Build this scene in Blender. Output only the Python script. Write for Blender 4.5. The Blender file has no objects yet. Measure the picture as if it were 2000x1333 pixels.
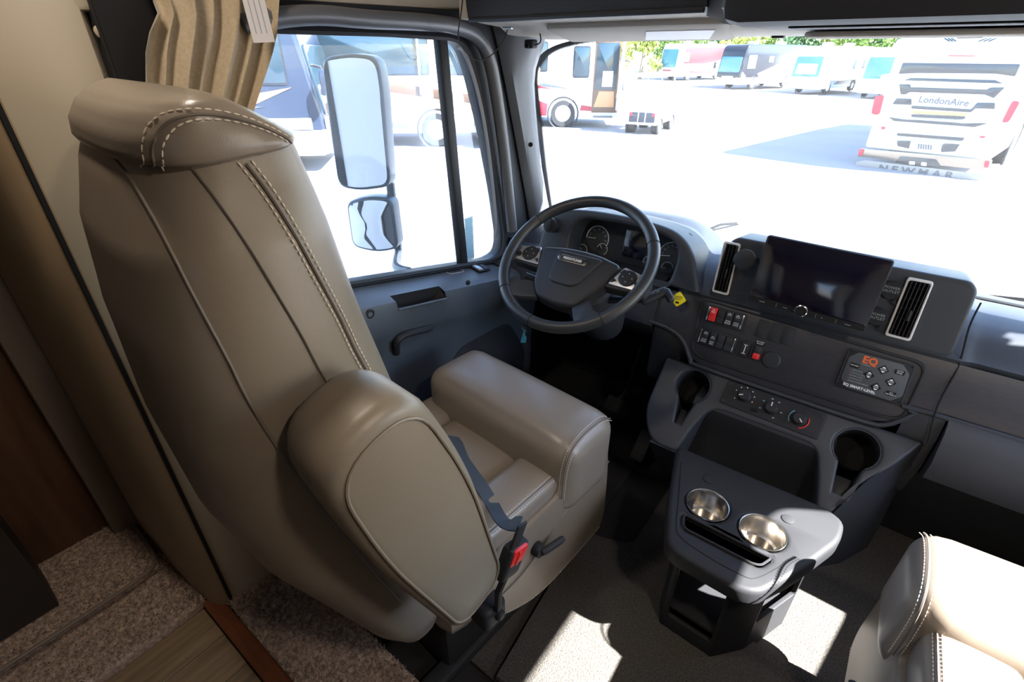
import bpy, bmesh, math, random
from mathutils import Vector, Matrix
random.seed(7)
S = bpy.context.scene
COL = S.collection
PI = math.pi
# ---------------------------------------------------------------- camera, sky, sun, lamps, exposure
CAM = Vector((0, 0, 1.45)); PITCH = math.radians(30.2); YAW = math.radians(37.5); FPX = 970.0
cd = bpy.data.cameras.new('camera'); cam = bpy.data.objects.new('camera', cd); COL.objects.link(cam)
cam.location = CAM; cam.rotation_euler = (PI/2-PITCH, 0, YAW)
cd.sensor_width = 36; cd.lens = FPX/2000*36; cd.clip_start = .02; cd.clip_end = 500
S.camera = cam
SUN_EL = math.radians(46.3); SUN_DIR = Vector((.985, .17, 0)).normalized()*math.cos(SUN_EL)+Vector((0, 0, math.sin(SUN_EL)))
w = bpy.data.worlds.new('sky'); S.world = w; w.use_nodes = True
nt = w.node_tree; bg = nt.nodes['Background']
sk = nt.nodes.new('ShaderNodeTexSky'); sk.sky_type = 'NISHITA'; sk.sun_disc = False
sk.sun_elevation = SUN_EL; sk.sun_rotation = math.atan2(SUN_DIR.x, SUN_DIR.y); sk.air_density = 1.2; sk.dust_density = .8; sk.ozone_density = 1.5
nt.links.new(sk.outputs[0], bg.inputs[0]); bg.inputs[1].default_value = .19
sd = bpy.data.lights.new('sun', 'SUN'); sun = bpy.data.objects.new('sun', sd); COL.objects.link(sun)
sd.energy = 11; sd.angle = math.radians(.6); sd.color = (1, .97, .93)
sun.rotation_euler = SUN_DIR.to_track_quat('Z', 'Y').to_euler()
S.view_settings.view_transform = 'Standard'; S.view_settings.look = 'None'; S.view_settings.gamma = 1
S.view_settings.use_curve_mapping = False
S.view_settings.exposure = 2.6
S.cycles.use_denoising = True; S.cycles.max_bounces = 10; S.cycles.diffuse_bounces = 5; S.cycles.transparent_max_bounces = 16
S.cycles.caustics_reflective = False; S.cycles.caustics_refractive = False; S.cycles.sample_clamp_indirect = 6

# ---------------------------------------------------------------- helpers
def ray(px, py):
    x = px-1000; y = 666.5-py
    F = FPX*math.cos(PITCH)+y*math.sin(PITCH); V = y*math.cos(PITCH)-FPX*math.sin(PITCH)
    return Vector((x*math.cos(YAW)-F*math.sin(YAW), x*math.sin(YAW)+F*math.cos(YAW), V))/FPX
def at(px, py, x=None, y=None, z=None, pl=None):
    d = ray(px, py)
    if pl: o, n = Vector(pl[0]), Vector(pl[1]); return CAM+d*((o-CAM).dot(n)/n.dot(d))
    for i, v in enumerate((x, y, z)):
        if v is not None: return CAM+d*((v-CAM[i])/d[i])
def lin(c):
    if isinstance(c, str):
        c = c.lstrip('#'); c = [int(c[i:i+2], 16)/255 for i in (0, 2, 4)]
        return tuple(v/12.92 if v <= .04045 else ((v+.055)/1.055)**2.4 for v in c)
    return tuple(c)
MATS = {}
def mat(name, col, rough=.5, metal=0, bump=None, spec=.5, emit=None, noise=None, sheen=0, coat=0):
    if name in MATS: return MATS[name]
    m = bpy.data.materials.new(name); m.use_nodes = True; n = m.node_tree; b = n.nodes['Principled BSDF']
    c = lin(col); b.inputs['Base Color'].default_value = (*c, 1); b.inputs['Roughness'].default_value = rough
    b.inputs['Metallic'].default_value = metal; b.inputs['Specular IOR Level'].default_value = spec
    if sheen: b.inputs['Sheen Weight'].default_value = sheen
    if coat: b.inputs['Coat Weight'].default_value = coat; b.inputs['Coat Roughness'].default_value = .08
    if emit: b.inputs['Emission Color'].default_value = (*lin(emit[0]), 1); b.inputs['Emission Strength'].default_value = emit[1]
    tc = n.nodes.new('ShaderNodeTexCoord')
    if noise:   # (scale, amount, stretch)
        t = n.nodes.new('ShaderNodeTexNoise'); t.inputs['Scale'].default_value = noise[0]; t.inputs['Detail'].default_value = 6
        mp = n.nodes.new('ShaderNodeMapping'); mp.inputs['Scale'].default_value = noise[2] if len(noise) > 2 else (1, 1, 1)
        n.links.new(tc.outputs['Object'], mp.inputs[0]); n.links.new(mp.outputs[0], t.inputs['Vector'])
        r = n.nodes.new('ShaderNodeMapRange'); r.inputs['From Min'].default_value = .3; r.inputs['From Max'].default_value = .7
        r.inputs['To Min'].default_value = 1-noise[1]; r.inputs['To Max'].default_value = 1+noise[1]
        n.links.new(t.outputs['Fac'], r.inputs['Value'])
        x = n.nodes.new('ShaderNodeMix'); x.data_type = 'RGBA'; x.blend_type = 'MULTIPLY'; x.inputs['Factor'].default_value = 1
        x.inputs['A'].default_value = (*c, 1); n.links.new(r.outputs[0], x.inputs['B']); n.links.new(x.outputs['Result'], b.inputs['Base Color'])
    if bump:    # (scale, strength)
        t = n.nodes.new('ShaderNodeTexNoise'); t.inputs['Scale'].default_value = bump[0]; t.inputs['Detail'].default_value = 3
        n.links.new(tc.outputs['Object'], t.inputs['Vector'])
        bp = n.nodes.new('ShaderNodeBump'); bp.inputs['Strength'].default_value = bump[1]; bp.inputs['Distance'].default_value = .002
        n.links.new(t.outputs['Fac'], bp.inputs['Height']); n.links.new(bp.outputs[0], b.inputs['Normal'])
    MATS[name] = m; return m
def glass_mat(name, tint, dust, refl=.35):
    m = bpy.data.materials.new(name); m.use_nodes = True; n = m.node_tree; n.nodes.clear()
    o = n.nodes.new('ShaderNodeOutputMaterial'); t = n.nodes.new('ShaderNodeBsdfTransparent'); t.inputs[0].default_value = (*tint, 1)
    g = n.nodes.new('ShaderNodeBsdfGlossy'); g.inputs['Roughness'].default_value = .01
    tr = n.nodes.new('ShaderNodeBsdfTranslucent'); tr.inputs[0].default_value = (.9, .9, .88, 1)
    lw = n.nodes.new('ShaderNodeFresnel'); lw.inputs[0].default_value = 1.45
    mu = n.nodes.new('ShaderNodeMath'); mu.operation = 'MULTIPLY'; mu.inputs[1].default_value = refl; n.links.new(lw.outputs[0], mu.inputs[0])
    a = n.nodes.new('ShaderNodeMixShader'); n.links.new(mu.outputs[0], a.inputs[0]); n.links.new(t.outputs[0], a.inputs[1]); n.links.new(g.outputs[0], a.inputs[2])
    b = n.nodes.new('ShaderNodeMixShader'); b.inputs[0].default_value = dust; n.links.new(a.outputs[0], b.inputs[1]); n.links.new(tr.outputs[0], b.inputs[2])
    n.links.new(b.outputs[0], o.inputs[0]); return m

class G:
    def __init__(s): s.v = []; s.f = []
    def add(s, vf, M=None):
        v, f = (vf.v, vf.f) if isinstance(vf, G) else vf
        k = len(s.v); s.v += [(M @ Vector(p)) if M else Vector(p) for p in v]; s.f += [tuple(i+k for i in q) for q in f]; return s
    def move(s, M): s.v = [M @ Vector(p) for p in s.v]; return s
    def deform(s, fn): s.v = [Vector(fn(p)) for p in s.v]; return s
def from_bm(bm):
    bm.verts.ensure_lookup_table(); g = G(); g.v = [v.co.copy() for v in bm.verts]
    for i, v in enumerate(bm.verts): v.index = i
    g.f = [tuple(v.index for v in f.verts) for f in bm.faces]; bm.free(); return g
def frame(o, x, y):
    x = Vector(x).normalized(); y = Vector(y); y = (y-x*x.dot(y)).normalized(); z = x.cross(y)
    return Matrix(((x.x, y.x, z.x, o[0]), (x.y, y.y, z.y, o[1]), (x.z, y.z, z.z, o[2]), (0, 0, 0, 1)))
T = lambda *a: Matrix.Translation(a[0] if len(a) == 1 else a)
def R(deg, ax): return Matrix.Rotation(math.radians(deg), 4, ax)
def box(c, s, r=0, seg=2):
    bm = bmesh.new(); bmesh.ops.create_cube(bm, size=1)
    for v in bm.verts: v.co = Vector((v.co.x*s[0]+c[0], v.co.y*s[1]+c[1], v.co.z*s[2]+c[2]))
    if r: bmesh.ops.bevel(bm, geom=bm.edges[:], offset=min(r, min(s)*.49), segments=seg, affect='EDGES', profile=.5, clamp_overlap=True)
    return from_bm(bm)
def prism(pts, z0, z1, bev=0, seg=2):
    bm = bmesh.new(); vs = [bm.verts.new((p[0], p[1], z0)) for p in pts]; f = bm.faces.new(vs)
    e = bmesh.ops.extrude_face_region(bm, geom=[f])
    for v in e['geom']:
        if isinstance(v, bmesh.types.BMVert): v.co.z = z1
    bmesh.ops.recalc_face_normals(bm, faces=bm.faces[:])
    if bev:
        ed = [q for q in bm.edges if abs(q.verts[0].co.z-q.verts[1].co.z) < 1e-7]
        bmesh.ops.bevel(bm, geom=ed, offset=bev, segments=seg, affect='EDGES', profile=.5, clamp_overlap=True)
    return from_bm(bm)
def tube(path, r, n=8, closed=False, flat=None):
    P = [Vector(p) for p in path]; k = len(P); g = G(); up = None
    for i, p in enumerate(P):
        a = P[(i-1) % k] if (closed or i) else p; b = P[(i+1) % k] if (closed or i < k-1) else p
        t = (b-a).normalized()
        if up is None: up = Vector((0, 0, 1)) if abs(t.z) < .9 else Vector((0, 1, 0))
        x = t.cross(up)
        if x.length < 1e-6: x = t.orthogonal()
        x.normalize(); up2 = x.cross(t).normalized(); up = up2
        rr = r[i] if isinstance(r, (list, tuple)) else r
        for j in range(n):
            a2 = 2*PI*j/n; g.v.append(p+x*math.cos(a2)*rr*(flat[0] if flat else 1)+up2*math.sin(a2)*rr*(flat[1] if flat else 1))
    for i in range(k if closed else k-1):
        for j in range(n):
            a, b = i*n, ((i+1) % k)*n; g.f.append((a+j, a+(j+1) % n, b+(j+1) % n, b+j))
    if not closed: g.f += [tuple(range(n))[::-1], tuple(range((k-1)*n, k*n))]
    return g
def lathe(prof, n=24, M=None, cap=True):
    g = G()
    for r, z in prof:
        for j in range(n): g.v.append(Vector((r*math.cos(2*PI*j/n), r*math.sin(2*PI*j/n), z)))
    for i in range(len(prof)-1):
        for j in range(n): g.f.append((i*n+j, i*n+(j+1) % n, (i+1)*n+(j+1) % n, (i+1)*n+j))
    if cap and prof[0][0] > 1e-5: g.f.append(tuple(range(n))[::-1])
    if cap and prof[-1][0] > 1e-5: g.f.append(tuple(range((len(prof)-1)*n, len(prof)*n)))
    return g.move(M) if M else g
def loft(rings, closed=True, cap=True):
    g = G(); n = len(rings[0])
    for q in rings: g.v += [Vector(p) for p in q]
    for i in range(len(rings)-1):
        for j in range(n if closed else n-1):
            g.f.append((i*n+j, i*n+(j+1) % n, (i+1)*n+(j+1) % n, (i+1)*n+j))
    if cap and closed: g.f += [tuple(range(n))[::-1], tuple(range((len(rings)-1)*n, len(rings)*n))]
    return g
def cushion(c, h, r, cuts=10, puff=(0, 0, 0)):
    """soft block: centre, half sizes, edge radius, crown of each face"""
    bm = bmesh.new(); bmesh.ops.create_cube(bm, size=2); bmesh.ops.subdivide_edges(bm, edges=bm.edges[:], cuts=cuts, use_grid_fill=True)
    for v in bm.verts:
        p = v.co.copy(); q = []
        for i in range(3):   # denser towards edges
            s = p[i]; q.append(math.copysign(abs(s)**.75, s))
        w_ = Vector([q[i]*h[i] for i in range(3)])
        inn = Vector([max(-(h[i]-r), min(h[i]-r, w_[i])) for i in range(3)]); d = w_-inn
        o = inn+(d.normalized()*r if d.length > 1e-9 else d)
        for i in range(3):
            j, k = (i+1) % 3, (i+2) % 3
            o[i] += math.copysign(puff[i], p[i])*abs(p[i])*max(0, 1-q[j]**2)*max(0, 1-q[k]**2) if puff[i] else 0
        v.co = o+Vector(c)
    return from_bm(bm)
def shape(outs, depth, bev=0, seg=2):
    """flat outline with holes, z from -depth to 0"""
    cu = bpy.data.curves.new('tmp', 'CURVE'); cu.dimensions = '2D'; cu.fill_mode = 'BOTH'
    for o in outs:
        sp = cu.splines.new('POLY'); sp.points.add(len(o)-1); sp.use_cyclic_u = True
        for p, q in zip(sp.points, o): p.co = (q[0], q[1], 0, 1)
    cu.extrude = max(depth/2-bev, 1e-5); cu.bevel_depth = bev; cu.bevel_resolution = seg; cu.offset = -bev
    ob = bpy.data.objects.new('tmp', cu); COL.objects.link(ob)
    me = ob.to_mesh(); g = G(); g.v = [v.co.copy()-Vector((0, 0, depth/2)) for v in me.vertices]; g.f = [tuple(p.vertices) for p in me.polygons]
    ob.to_mesh_clear(); bpy.data.objects.remove(ob); bpy.data.curves.remove(cu)
    bm = bmesh.new(); vs = [bm.verts.new(p) for p in g.v]
    for f in g.f:
        try: bm.faces.new([vs[i] for i in f])
        except ValueError: pass
    bmesh.ops.remove_doubles(bm, verts=bm.verts[:], dist=1e-5); bmesh.ops.recalc_face_normals(bm, faces=bm.faces[:])
    return from_bm(bm)
def rrect(x0, y0, x1, y1, r, n=5):
    out = []
    for cx, cy, a in ((x1-r, y1-r, 0), (x0+r, y1-r, 90), (x0+r, y0+r, 180), (x1-r, y0+r, 270)):
        for i in range(n+1):
            t = math.radians(a+90*i/n); out.append((cx+r*math.cos(t), cy+r*math.sin(t)))
    return out
def roundpoly(pts, r, n=4):
    out = []; k = len(pts)
    for i in range(k):
        p = Vector(pts[i][:2]); a = Vector(pts[i-1][:2])-p; b = Vector(pts[(i+1) % k][:2])-p
        rr = r[i] if isinstance(r, (list, tuple)) else r
        d = min(rr, a.length*.48, b.length*.48); A = p+a.normalized()*d; B = p+b.normalized()*d
        for j in range(n+1):
            t = j/n; out.append(tuple(A*(1-t)**2+p*2*t*(1-t)+B*t*t))
    return out
def circ(cx, cy, r, n=24): return [(cx+r*math.cos(2*PI*i/n), cy+r*math.sin(2*PI*i/n)) for i in range(n)]
def smooth(pts, n=6, closed=False):
    P = [Vector(p) for p in pts]; k = len(P); out = []
    for i in range(k if closed else k-1):
        g = lambda j: P[j % k] if closed else P[max(0, min(k-1, j))]
        a, b, c, d = g(i-1), g(i), g(i+1), g(i+2)
        for j in range(n):
            t = j/n; out.append(.5*((2*b)+(c-a)*t+(2*a-5*b+4*c-d)*t*t+(3*b-a-3*c+d)*t**3))
    if not closed: out.append(P[-1])
    return out
def interp(xs, ys, x):
    if x <= xs[0]: return ys[0]
    for i in range(len(xs)-1):
        if x <= xs[i+1]:
            t = (x-xs[i])/(xs[i+1]-xs[i]); return ys[i]+(ys[i+1]-ys[i])*t
    return ys[-1]
def obj(name, g, m, parent=None, label=None, flat=False, ang=38, kind=None, M=None):
    me = bpy.data.meshes.new(name)
    me.from_pydata([tuple(p) for p in g.v], [], g.f)
    bm = bmesh.new(); bm.from_mesh(me); bmesh.ops.recalc_face_normals(bm, faces=bm.faces[:]); bm.to_mesh(me); bm.free()
    me.materials.append(m)
    if not flat:
        me.polygons.foreach_set('use_smooth', [True]*len(me.polygons)); me.set_sharp_from_angle(angle=math.radians(ang))
    o = bpy.data.objects.new(name, me); COL.objects.link(o)
    if M is not None: o.matrix_basis = M
    if parent: adopt(o, parent)
    if label: o['label'] = label
    if kind: o['kind'] = kind
    return o
WM = {}
def world(o): return WM.get(o.name, Matrix())
def adopt(o, parent):
    o.parent = parent; o.matrix_parent_inverse = world(parent).inverted()
    if o.type != 'EMPTY' : WM[o.name] = Matrix(o.matrix_basis)
def thing(name, label, cat, loc=(0, 0, 0), group=None, M=None):
    o = bpy.data.objects.new(name, None); COL.objects.link(o); o.empty_display_size = .05
    o.matrix_basis = M if M is not None else T(Vector(loc)); WM[o.name] = o.matrix_basis.copy()
    o['label'] = label; o['category'] = cat
    if group: o['group'] = group
    return o
def tag(o, label, cat, group=None, kind=None):
    o['label'] = label; o['category'] = cat
    if group: o['group'] = group
    if kind: o['kind'] = kind
    return o
def struct(name, g, m, parent=None, **k):
    o = obj(name, g, m, parent, **k)
    if parent is None: o['kind'] = 'structure'
    return o
def text(body, size, M, m, parent, al='CENTER', bold=0, name='lettering', sx=1):
    cu = bpy.data.curves.new(name, 'FONT'); cu.body = body; cu.size = size; cu.align_x = al; cu.align_y = 'CENTER'
    cu.extrude = .0002; cu.offset = bold; cu.resolution_u = 2
    t = bpy.data.objects.new('tmp', cu); COL.objects.link(t); me = bpy.data.meshes.new_from_object(t)
    bpy.data.objects.remove(t); bpy.data.curves.remove(cu); me.name = name; me.materials.clear(); me.materials.append(m)
    o = bpy.data.objects.new(name, me); COL.objects.link(o); o.matrix_basis = M @ Matrix.Diagonal((sx, 1, 1, 1)); adopt(o, parent); return o
def stitches(path, step=.009, ln=.006, r=.0012):
    g = G(); P = [Vector(p) for p in path]; acc = 0; nxt = 0
    for a, b in zip(P, P[1:]):
        L = (b-a).length
        if L < 1e-9: continue
        d = (b-a)/L
        while nxt < acc+L:
            p = a+d*(nxt-acc); g.add(tube([p-d*ln/2, p, p+d*ln/2], [r*.5, r, r*.5], 5)); nxt += step
        acc += L
    return g
# ---------------------------------------------------------------- materials
LEATHER = mat('taupe_leather', '#84796d', .30, bump=(900, .10), noise=(5, .04))
LEATHER_D = mat('taupe_leather_side', '#807466', .38, bump=(900, .10), noise=(5, .04))
THREAD = mat('cream_thread', '#d9cdbb', .8)
PIPING = mat('taupe_piping', '#6c6259', .5)
SEAM = mat('seam_shadow_thread', '#463c34', .8)
DOORG = mat('door_grey_lit', '#4d535c', .42, bump=(1500, .15))  # charcoal lightened in colour to stand in for window light on the door
PLASTIC = mat('charcoal_plastic', '#34373d', .46, bump=(1500, .18), spec=.35)
PLASTIC_D = mat('dark_plastic', '#2c2e33', .5, bump=(1500, .15), spec=.35)
BLACK = mat('black_plastic', '#2b2c2f', .55, bump=(1500, .1), spec=.22)
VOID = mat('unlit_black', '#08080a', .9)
GREYTRIM = mat('grey_trim', '#7d7d80', .45, bump=(1200, .1))
BEIGE = mat('beige_panel', '#b3a792', .55)
TAN = mat('tan_panel', '#9a8467', .6)
BROWN = mat('brown_wood', '#5a4030', .5, noise=(6, .25, (6, 6, .7)))
DARKCAB = mat('dark_cabinet', '#2e2823', .6)
SEAL = mat('grey_seal', '#7a6d63', .6)
WOODBLK = mat('black_woodgrain', '#323135', .42, noise=(18, .16, (2.2, 12, 12)), bump=(300, .1))
CHROME = mat('chrome', '#d8d9dc', .16, metal=1)
STEEL = mat('brushed_steel', '#c9c4bd', .24, metal=1, noise=(60, .12, (1, 1, .05)))
SATIN = mat('satin_silver', '#b9bdc6', .35, metal=.6)
SILVER = mat('vent_silver', '#d6d7d9', .35)
LEADWHITE = mat('print_white', '#e6e6e6', .6)
PRINTGREY = mat('print_grey', '#9fa4a8', .6)
RED = mat('red_plastic', '#e02b2b', .4)
YELLOW = mat('yellow_plastic', '#e8d21c', .45)
ORANGE = mat('print_orange', '#e2622b', .6)
BLUEP = mat('print_blue', '#5fa8c8', .6)
CARPET = mat('dark_cab_carpet', '#4d4a46', .95, bump=(260, 1.6), noise=(220, .45))
SHAG = mat('mottled_shag', '#a38f81', 1, noise=(90, .5), bump=(260, 1.0))
RUBBER = mat('black_rubber', '#1b1b1d', .7, bump=(500, .2))
OAK = mat('floor_plank', '#7d6a52', .5, noise=(4, .3, (14, 1.0, 1)))
CHERRY = mat('reddish_strip', '#6e3f28', .45, noise=(6, .2, (1, 12, 1)))
HEADLINER = mat('headliner', '#c2bbb0', .8)
SCREEN = mat('screen_glass', '#0c0b1c', .1, spec=.8, coat=1)
WEBBING = mat('seat_belt_webbing', '#3c4650', .7, bump=(1200, .4))
CURT = mat('curtain_cloth', '#a8987f', .85, noise=(160, .1), bump=(900, .12), sheen=.3)
WS_GLASS = glass_mat('windshield_glass', (.87, .93, 1.0), .014)
DOOR_GLASS = glass_mat('door_glass', (.87, .92, .98), .02)
MIRROR = mat('mirror_glass', '#e4e6ea', .01, metal=1)

# ---------------------------------------------------------------- the setting
CX = -.12                              # middle of the cab
# floors
f = struct('floor', box((-.1, 1.28, -.03), (2.3, 1.8, .06)), RUBBER)
mt = obj('cab_carpet', prism(roundpoly([(-.61, .513), (.95, .513), (.95, 1.95), (-.35, 1.95), (-.35, 1.12), (-.50, 1.07), (-.61, .9)], .04), 0, .014, .004), CARPET, f)
obj('rubber_mat', prism(rrect(-1.1, 1.0, -.5, 1.75, .03), 0, .008, .003), RUBBER, f)
obj('aisle_carpet_riser', prism([(-.2, .7), (.95, .7), (.95, .513), (-.45, .513), (-.51, 1.06), (-.22, 1.085), (-.06, 1.06), (.19, .98), (.19, .7)], .014, .045, .012), CARPET, f)
cf = struct('floor_coach', box((-.4, -1.33, -.05), (3.4, 3.42, .08)), DARKCAB)
for i in range(11):                    # planks run forward
    x0 = -1.27+i*.127
    for a, b in ((-.62, .138), (-1.9, -.625), (-3.0, -1.905)) if i % 2 else ((-.35, .138), (-1.5, -.355), (-3.0, -1.505)):
        obj('floor_plank', box((x0+.0625, (a+b)/2, -.002), (.125, b-a, .024), .0015, 1), OAK, cf)
obj('wood_threshold', box((-.3, .163, .005), (1.95, .045, .05), .004), CHERRY, cf)
def shag(name, x0, x1, y0, y1, z0, z1, parent, n=2600, seed=3):
    """deep pile: a soft slab plus loose tufts on it"""
    rnd = random.Random(seed); g = cushion(((x0+x1)/2, (y0+y1)/2, (z0+z1)/2), ((x1-x0)/2, (y1-y0)/2, (z1-z0)/2), .018, 8)
    o = obj(name, g, SHAG, parent, kind='stuff'); t = G()
    for i in range(n):
        x = rnd.uniform(x0+.004, x1-.004); y = rnd.uniform(y0+.002, y1-.002); e = min(x-x0, x1-x, y-y0, y1-y); z = z1-.002-(max(0, .016-e)**2)*40
        d = Vector((rnd.uniform(-.008, .008), rnd.uniform(-.008, .008), .009)); s = rnd.uniform(.0018, .0034)
        a = rnd.uniform(0, PI); u = Vector((math.cos(a)*s, math.sin(a)*s, 0)); v_ = Vector((-u.y, u.x, 0)); p = Vector((x, y, z))
        k = len(t.v); t.v += [p-u, p+u*.5+v_*.8, p+u*.5-v_*.8, p+d]; t.f += [(k, k+1, k+3), (k+1, k+2, k+3), (k+2, k, k+3)]
    obj('pile', t, SHAG, o if parent else None, kind='stuff'); return o
shag('shag_carpet', -1.21, -.2, .185, .385, .0, .05, cf, 14000, 3)
shag('shag_step', -1.95, -1.265, -.45, .155, .0, .05, cf, 15000, 4)
pl2 = shag('shag_landing', -1.95, -1.46, -.45, .118, .045, .085, cf, 9000, 5)
obj('carpet_binding', tube(smooth([(-1.72, .12, .078), (-1.56, .12, .082), (-1.475, .105, .083), (-1.455, .05, .083), (-1.45, -.06, .083), (-1.45, -.3, .083)], 5), .006, 6), SEAL, cf)

# coach side: rounded post, return wall, seal, wood panel
wl = struct('wall_left', loft([[(-1.205+.018*math.sin(PI*t)-(.05*(t-.86)/.14 if t > .86 else 0), .205+(.165+.02*z/2)*t, z) for t in [i/12 for i in range(13)]]+[(-1.3, .37, z), (-1.3, .205, z)] for z in (0, .7, 1.4, 2.1)]), BEIGE)
obj('screw_cap', lathe([(.011, 0), (.011, .004), (.006, .006), (0, .0065)], 16, frame(at(197, 62, x=-1.2), (0, 1, 0), (0, 0, 1))), BEIGE, wl)
nose = lambda z: [(-1.205-.0, .2-.0, z), (-1.215, .178, z), (-1.25, .158, z), (-1.32, .145, z), (-1.45, .14, z), (-1.60, .137, z), (-1.68, .136, z), (-1.68, .3, z), (-1.21, .3, z)]
obj('return_wall', loft([nose(z) for z in (0, 1, 2.1)]), TAN, wl)
obj('slide_seal', box((-1.715, .105, 1.05), (.05, .07, 2.1), .01), SEAL, wl)
obj('wood_panel', box((-1.78, -.02, 1.05), (.06, .22, 2.1), .004), BROWN, wl)
obj('panel_rail', box((-1.755, -.135, 1.05), (.05, .04, 2.1), .008), SEAL, wl)
obj('seam_strip', box((-1.2, .197, 1.05), (.008, .008, 2.1)), VOID, wl)
tag(obj('dark_cabinet', cushion((-1.622, -.58, .70), (.092, .47, .614), .012, 4), DARKCAB), 'dark brown coach cabinet standing on the shag carpet at the far left edge', 'cabinet')
struct('wall_back', shape([[(-2.2, -.15), (1.4, -.15), (1.4, 2.15), (-2.2, 2.15)], rrect(.35, .85, 1.3, 1.5, .06)], .06).move(Matrix(((1, 0, 0, 0), (0, 0, 1, -3.02), (0, 1, 0, 0), (0, 0, 0, 1)))), BEIGE)
struct('added_rear_window', box((.825, -3.05, 1.175), (1.0, .004, .70)), glass_mat('added_window_glass', (.5, .52, .62), .02))  # added, unseen window that puts a bright reflection on the touchscreen
struct('wall_left_rear', box((-2.15, -1.4, 1.0), (.08, 3.4, 2.3)), BEIGE)
struct('wall_right', box((1.15, -1.2, 1.0), (.06, 3.7, 2.3)), BEIGE)
struct('wall_right_return', box((1.07, .62, 1.0), (.2, .06, 2.3)), BEIGE)
struct('ceiling', box((-.4, -.75, 2.13), (3.6, 4.7, .06)), HEADLINER)
struct('ceiling_cab', box((-.12, 1.45, 2.13), (2.4, .7, .06)), HEADLINER)
wlu = struct('wall_left_upper', box((-1.22, .95, 1.835), (.05, 1.5, .65), .01), BEIGE)
struct('wall_right_upper', box((.99, .95, 1.86), (.05, 1.5, .6), .01), BEIGE)
for (x, y, e) in ((-.85, .24, .95), (.6, .2, 1.5)):  # the second lamp is an added, unseen fill for the driver seat's side
    d = thing('ceiling_or_fill_lamp', 'round warm ceiling lamp above the driver seat headrest' if x < 0 else 'added warm fill lamp, unseen, on the ceiling above the passenger seat', 'lamp', (x, y, 2.1), 'ceiling lamps of the coach')
    obj('lamp_ring', lathe([(.075, 0), (.08, -.006), (.075, -.014), (.06, -.016), (.06, -.004)], 24, T((x, y, 2.1))), SATIN, d)
    la = bpy.data.lights.new('lamp_light', 'AREA'); la.shape = 'DISK'; la.size = .12; la.energy = e; la.color = (1, .86, .70)
    lo = bpy.data.objects.new('lamp_light', la); COL.objects.link(lo); lo.location = (x, y, 2.08); lo.parent = d; lo.matrix_parent_inverse = world(d).inverted()

# ------------------------------------------------ driver's door, window and pillar
WIN = [(.45, .931), (.79, .866), (1.15, .797), (1.40, .749), (1.475, .757), (1.487, .82), (1.455, 1.0), (1.40, 1.22), (1.345, 1.39), (1.31, 1.462), (1.25, 1.486), (1.0, 1.492), (.62, 1.492), (.45, 1.485)]
WIN = roundpoly(WIN, [.06, .02, .02, .03, .04, .03, .05, .05, .05, .03, .03, .03, .04, .06], 3)
def side_M(x, s): return Matrix(((0, 0, s, x), (1, 0, 0, 0), (0, 1, 0, 0), (0, 0, 0, 1)))   # (y,z) outline on a wall at x, facing s
def door(x, s, name, full):
    outer = roundpoly([(.37, -.05), (1.72, -.05), (1.80, .6), (1.72, .86), (1.685, .95), (1.60, 1.30), (1.52, 1.50), (1.44, 1.56), (.37, 1.545)], [.01, .05, .05, .05, .05, .05, .05, .05, .01], 3)
    g = shape([outer, WIN], .05, .006).move(side_M(x, s))
    d = struct(name, g, PLASTIC_D)
    return d
dl = door(-1.185, 1, 'door_1', 1); dr = door(.945, -1, 'door_2', 0)
zs = lambda y: .866-.192*(y-.79)
def sect(y, k):   # inner skin of the door, from the sill down
    z = zs(y); e = max(0, min(1, (y-.62)/.3))
    return [(-1.19, y, z-.012), (-1.165, y, z-.016), (-1.10, y, z-.03), (-1.075, y, z-.042), (-1.068, y, z-.065), (-1.072, y, z-.13), (-1.085, y, z-.165), (-1.10, y, z-.19), (-1.118, y, z-.30), (-1.12, y, z-.5), (-1.125, y, .12), (-1.15, y, .0), (-1.2, y, 0)]
NS = 62; ys = [.38+(1.60-.38)*i/(NS-1) for i in range(NS)]
PY0, PY1 = at(770, 568, x=-1.08).y, at(866, 547, x=-1.08).y
skin = G()
for y in ys: skin.v += [Vector(p) for p in sect(y, 0)]
NK = len(sect(1, 0))
for i in range(NS-1):
    for k in range(NK-1):
        if PY0 < (ys[i]+ys[i+1])/2 < PY1 and k in (2, 3): continue
        a = i*NK+k; skin.f.append((a, a+1, a+NK+1, a+NK))
obj('door_panel', skin, DOORG, dl)
i0 = min(i for i in range(NS-1) if PY0 < (ys[i]+ys[i+1])/2 < PY1); i1 = max(i for i in range(NS-1) if PY0 < (ys[i]+ys[i+1])/2 < PY1)+1
bowl = []
for i in range(i0, i1+1):
    s = sect(ys[i], 0); t = max(0, 1-abs(2*(i-i0)/(i1-i0)-1)**5)**.6; a, b = Vector(s[2]), Vector(s[4]); d = Vector((.0, 0, -.055*t))
    bowl.append([a, a.lerp(b, .15)+d*.8+Vector((-.012*t, 0, 0)), a.lerp(b, .5)+d, a.lerp(b, .85)+d*.8, b])
obj('pull_pocket', loft(bowl, closed=False), BLACK, dl)
obj('pocket_lip', tube([b[-1]+Vector((.001, 0, .0)) for b in bowl], .0035, 6), DOORG, dl)
obj('sill_strip', tube([(-1.176, .45+.05*i, zs(.45+.05*i)-.006) for i in range(21)], .007, 6), BLACK, dl)
def on_skin(px, py):   # a point on the vertical inner face of the door
    return at(px, py, x=-1.072)
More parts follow.
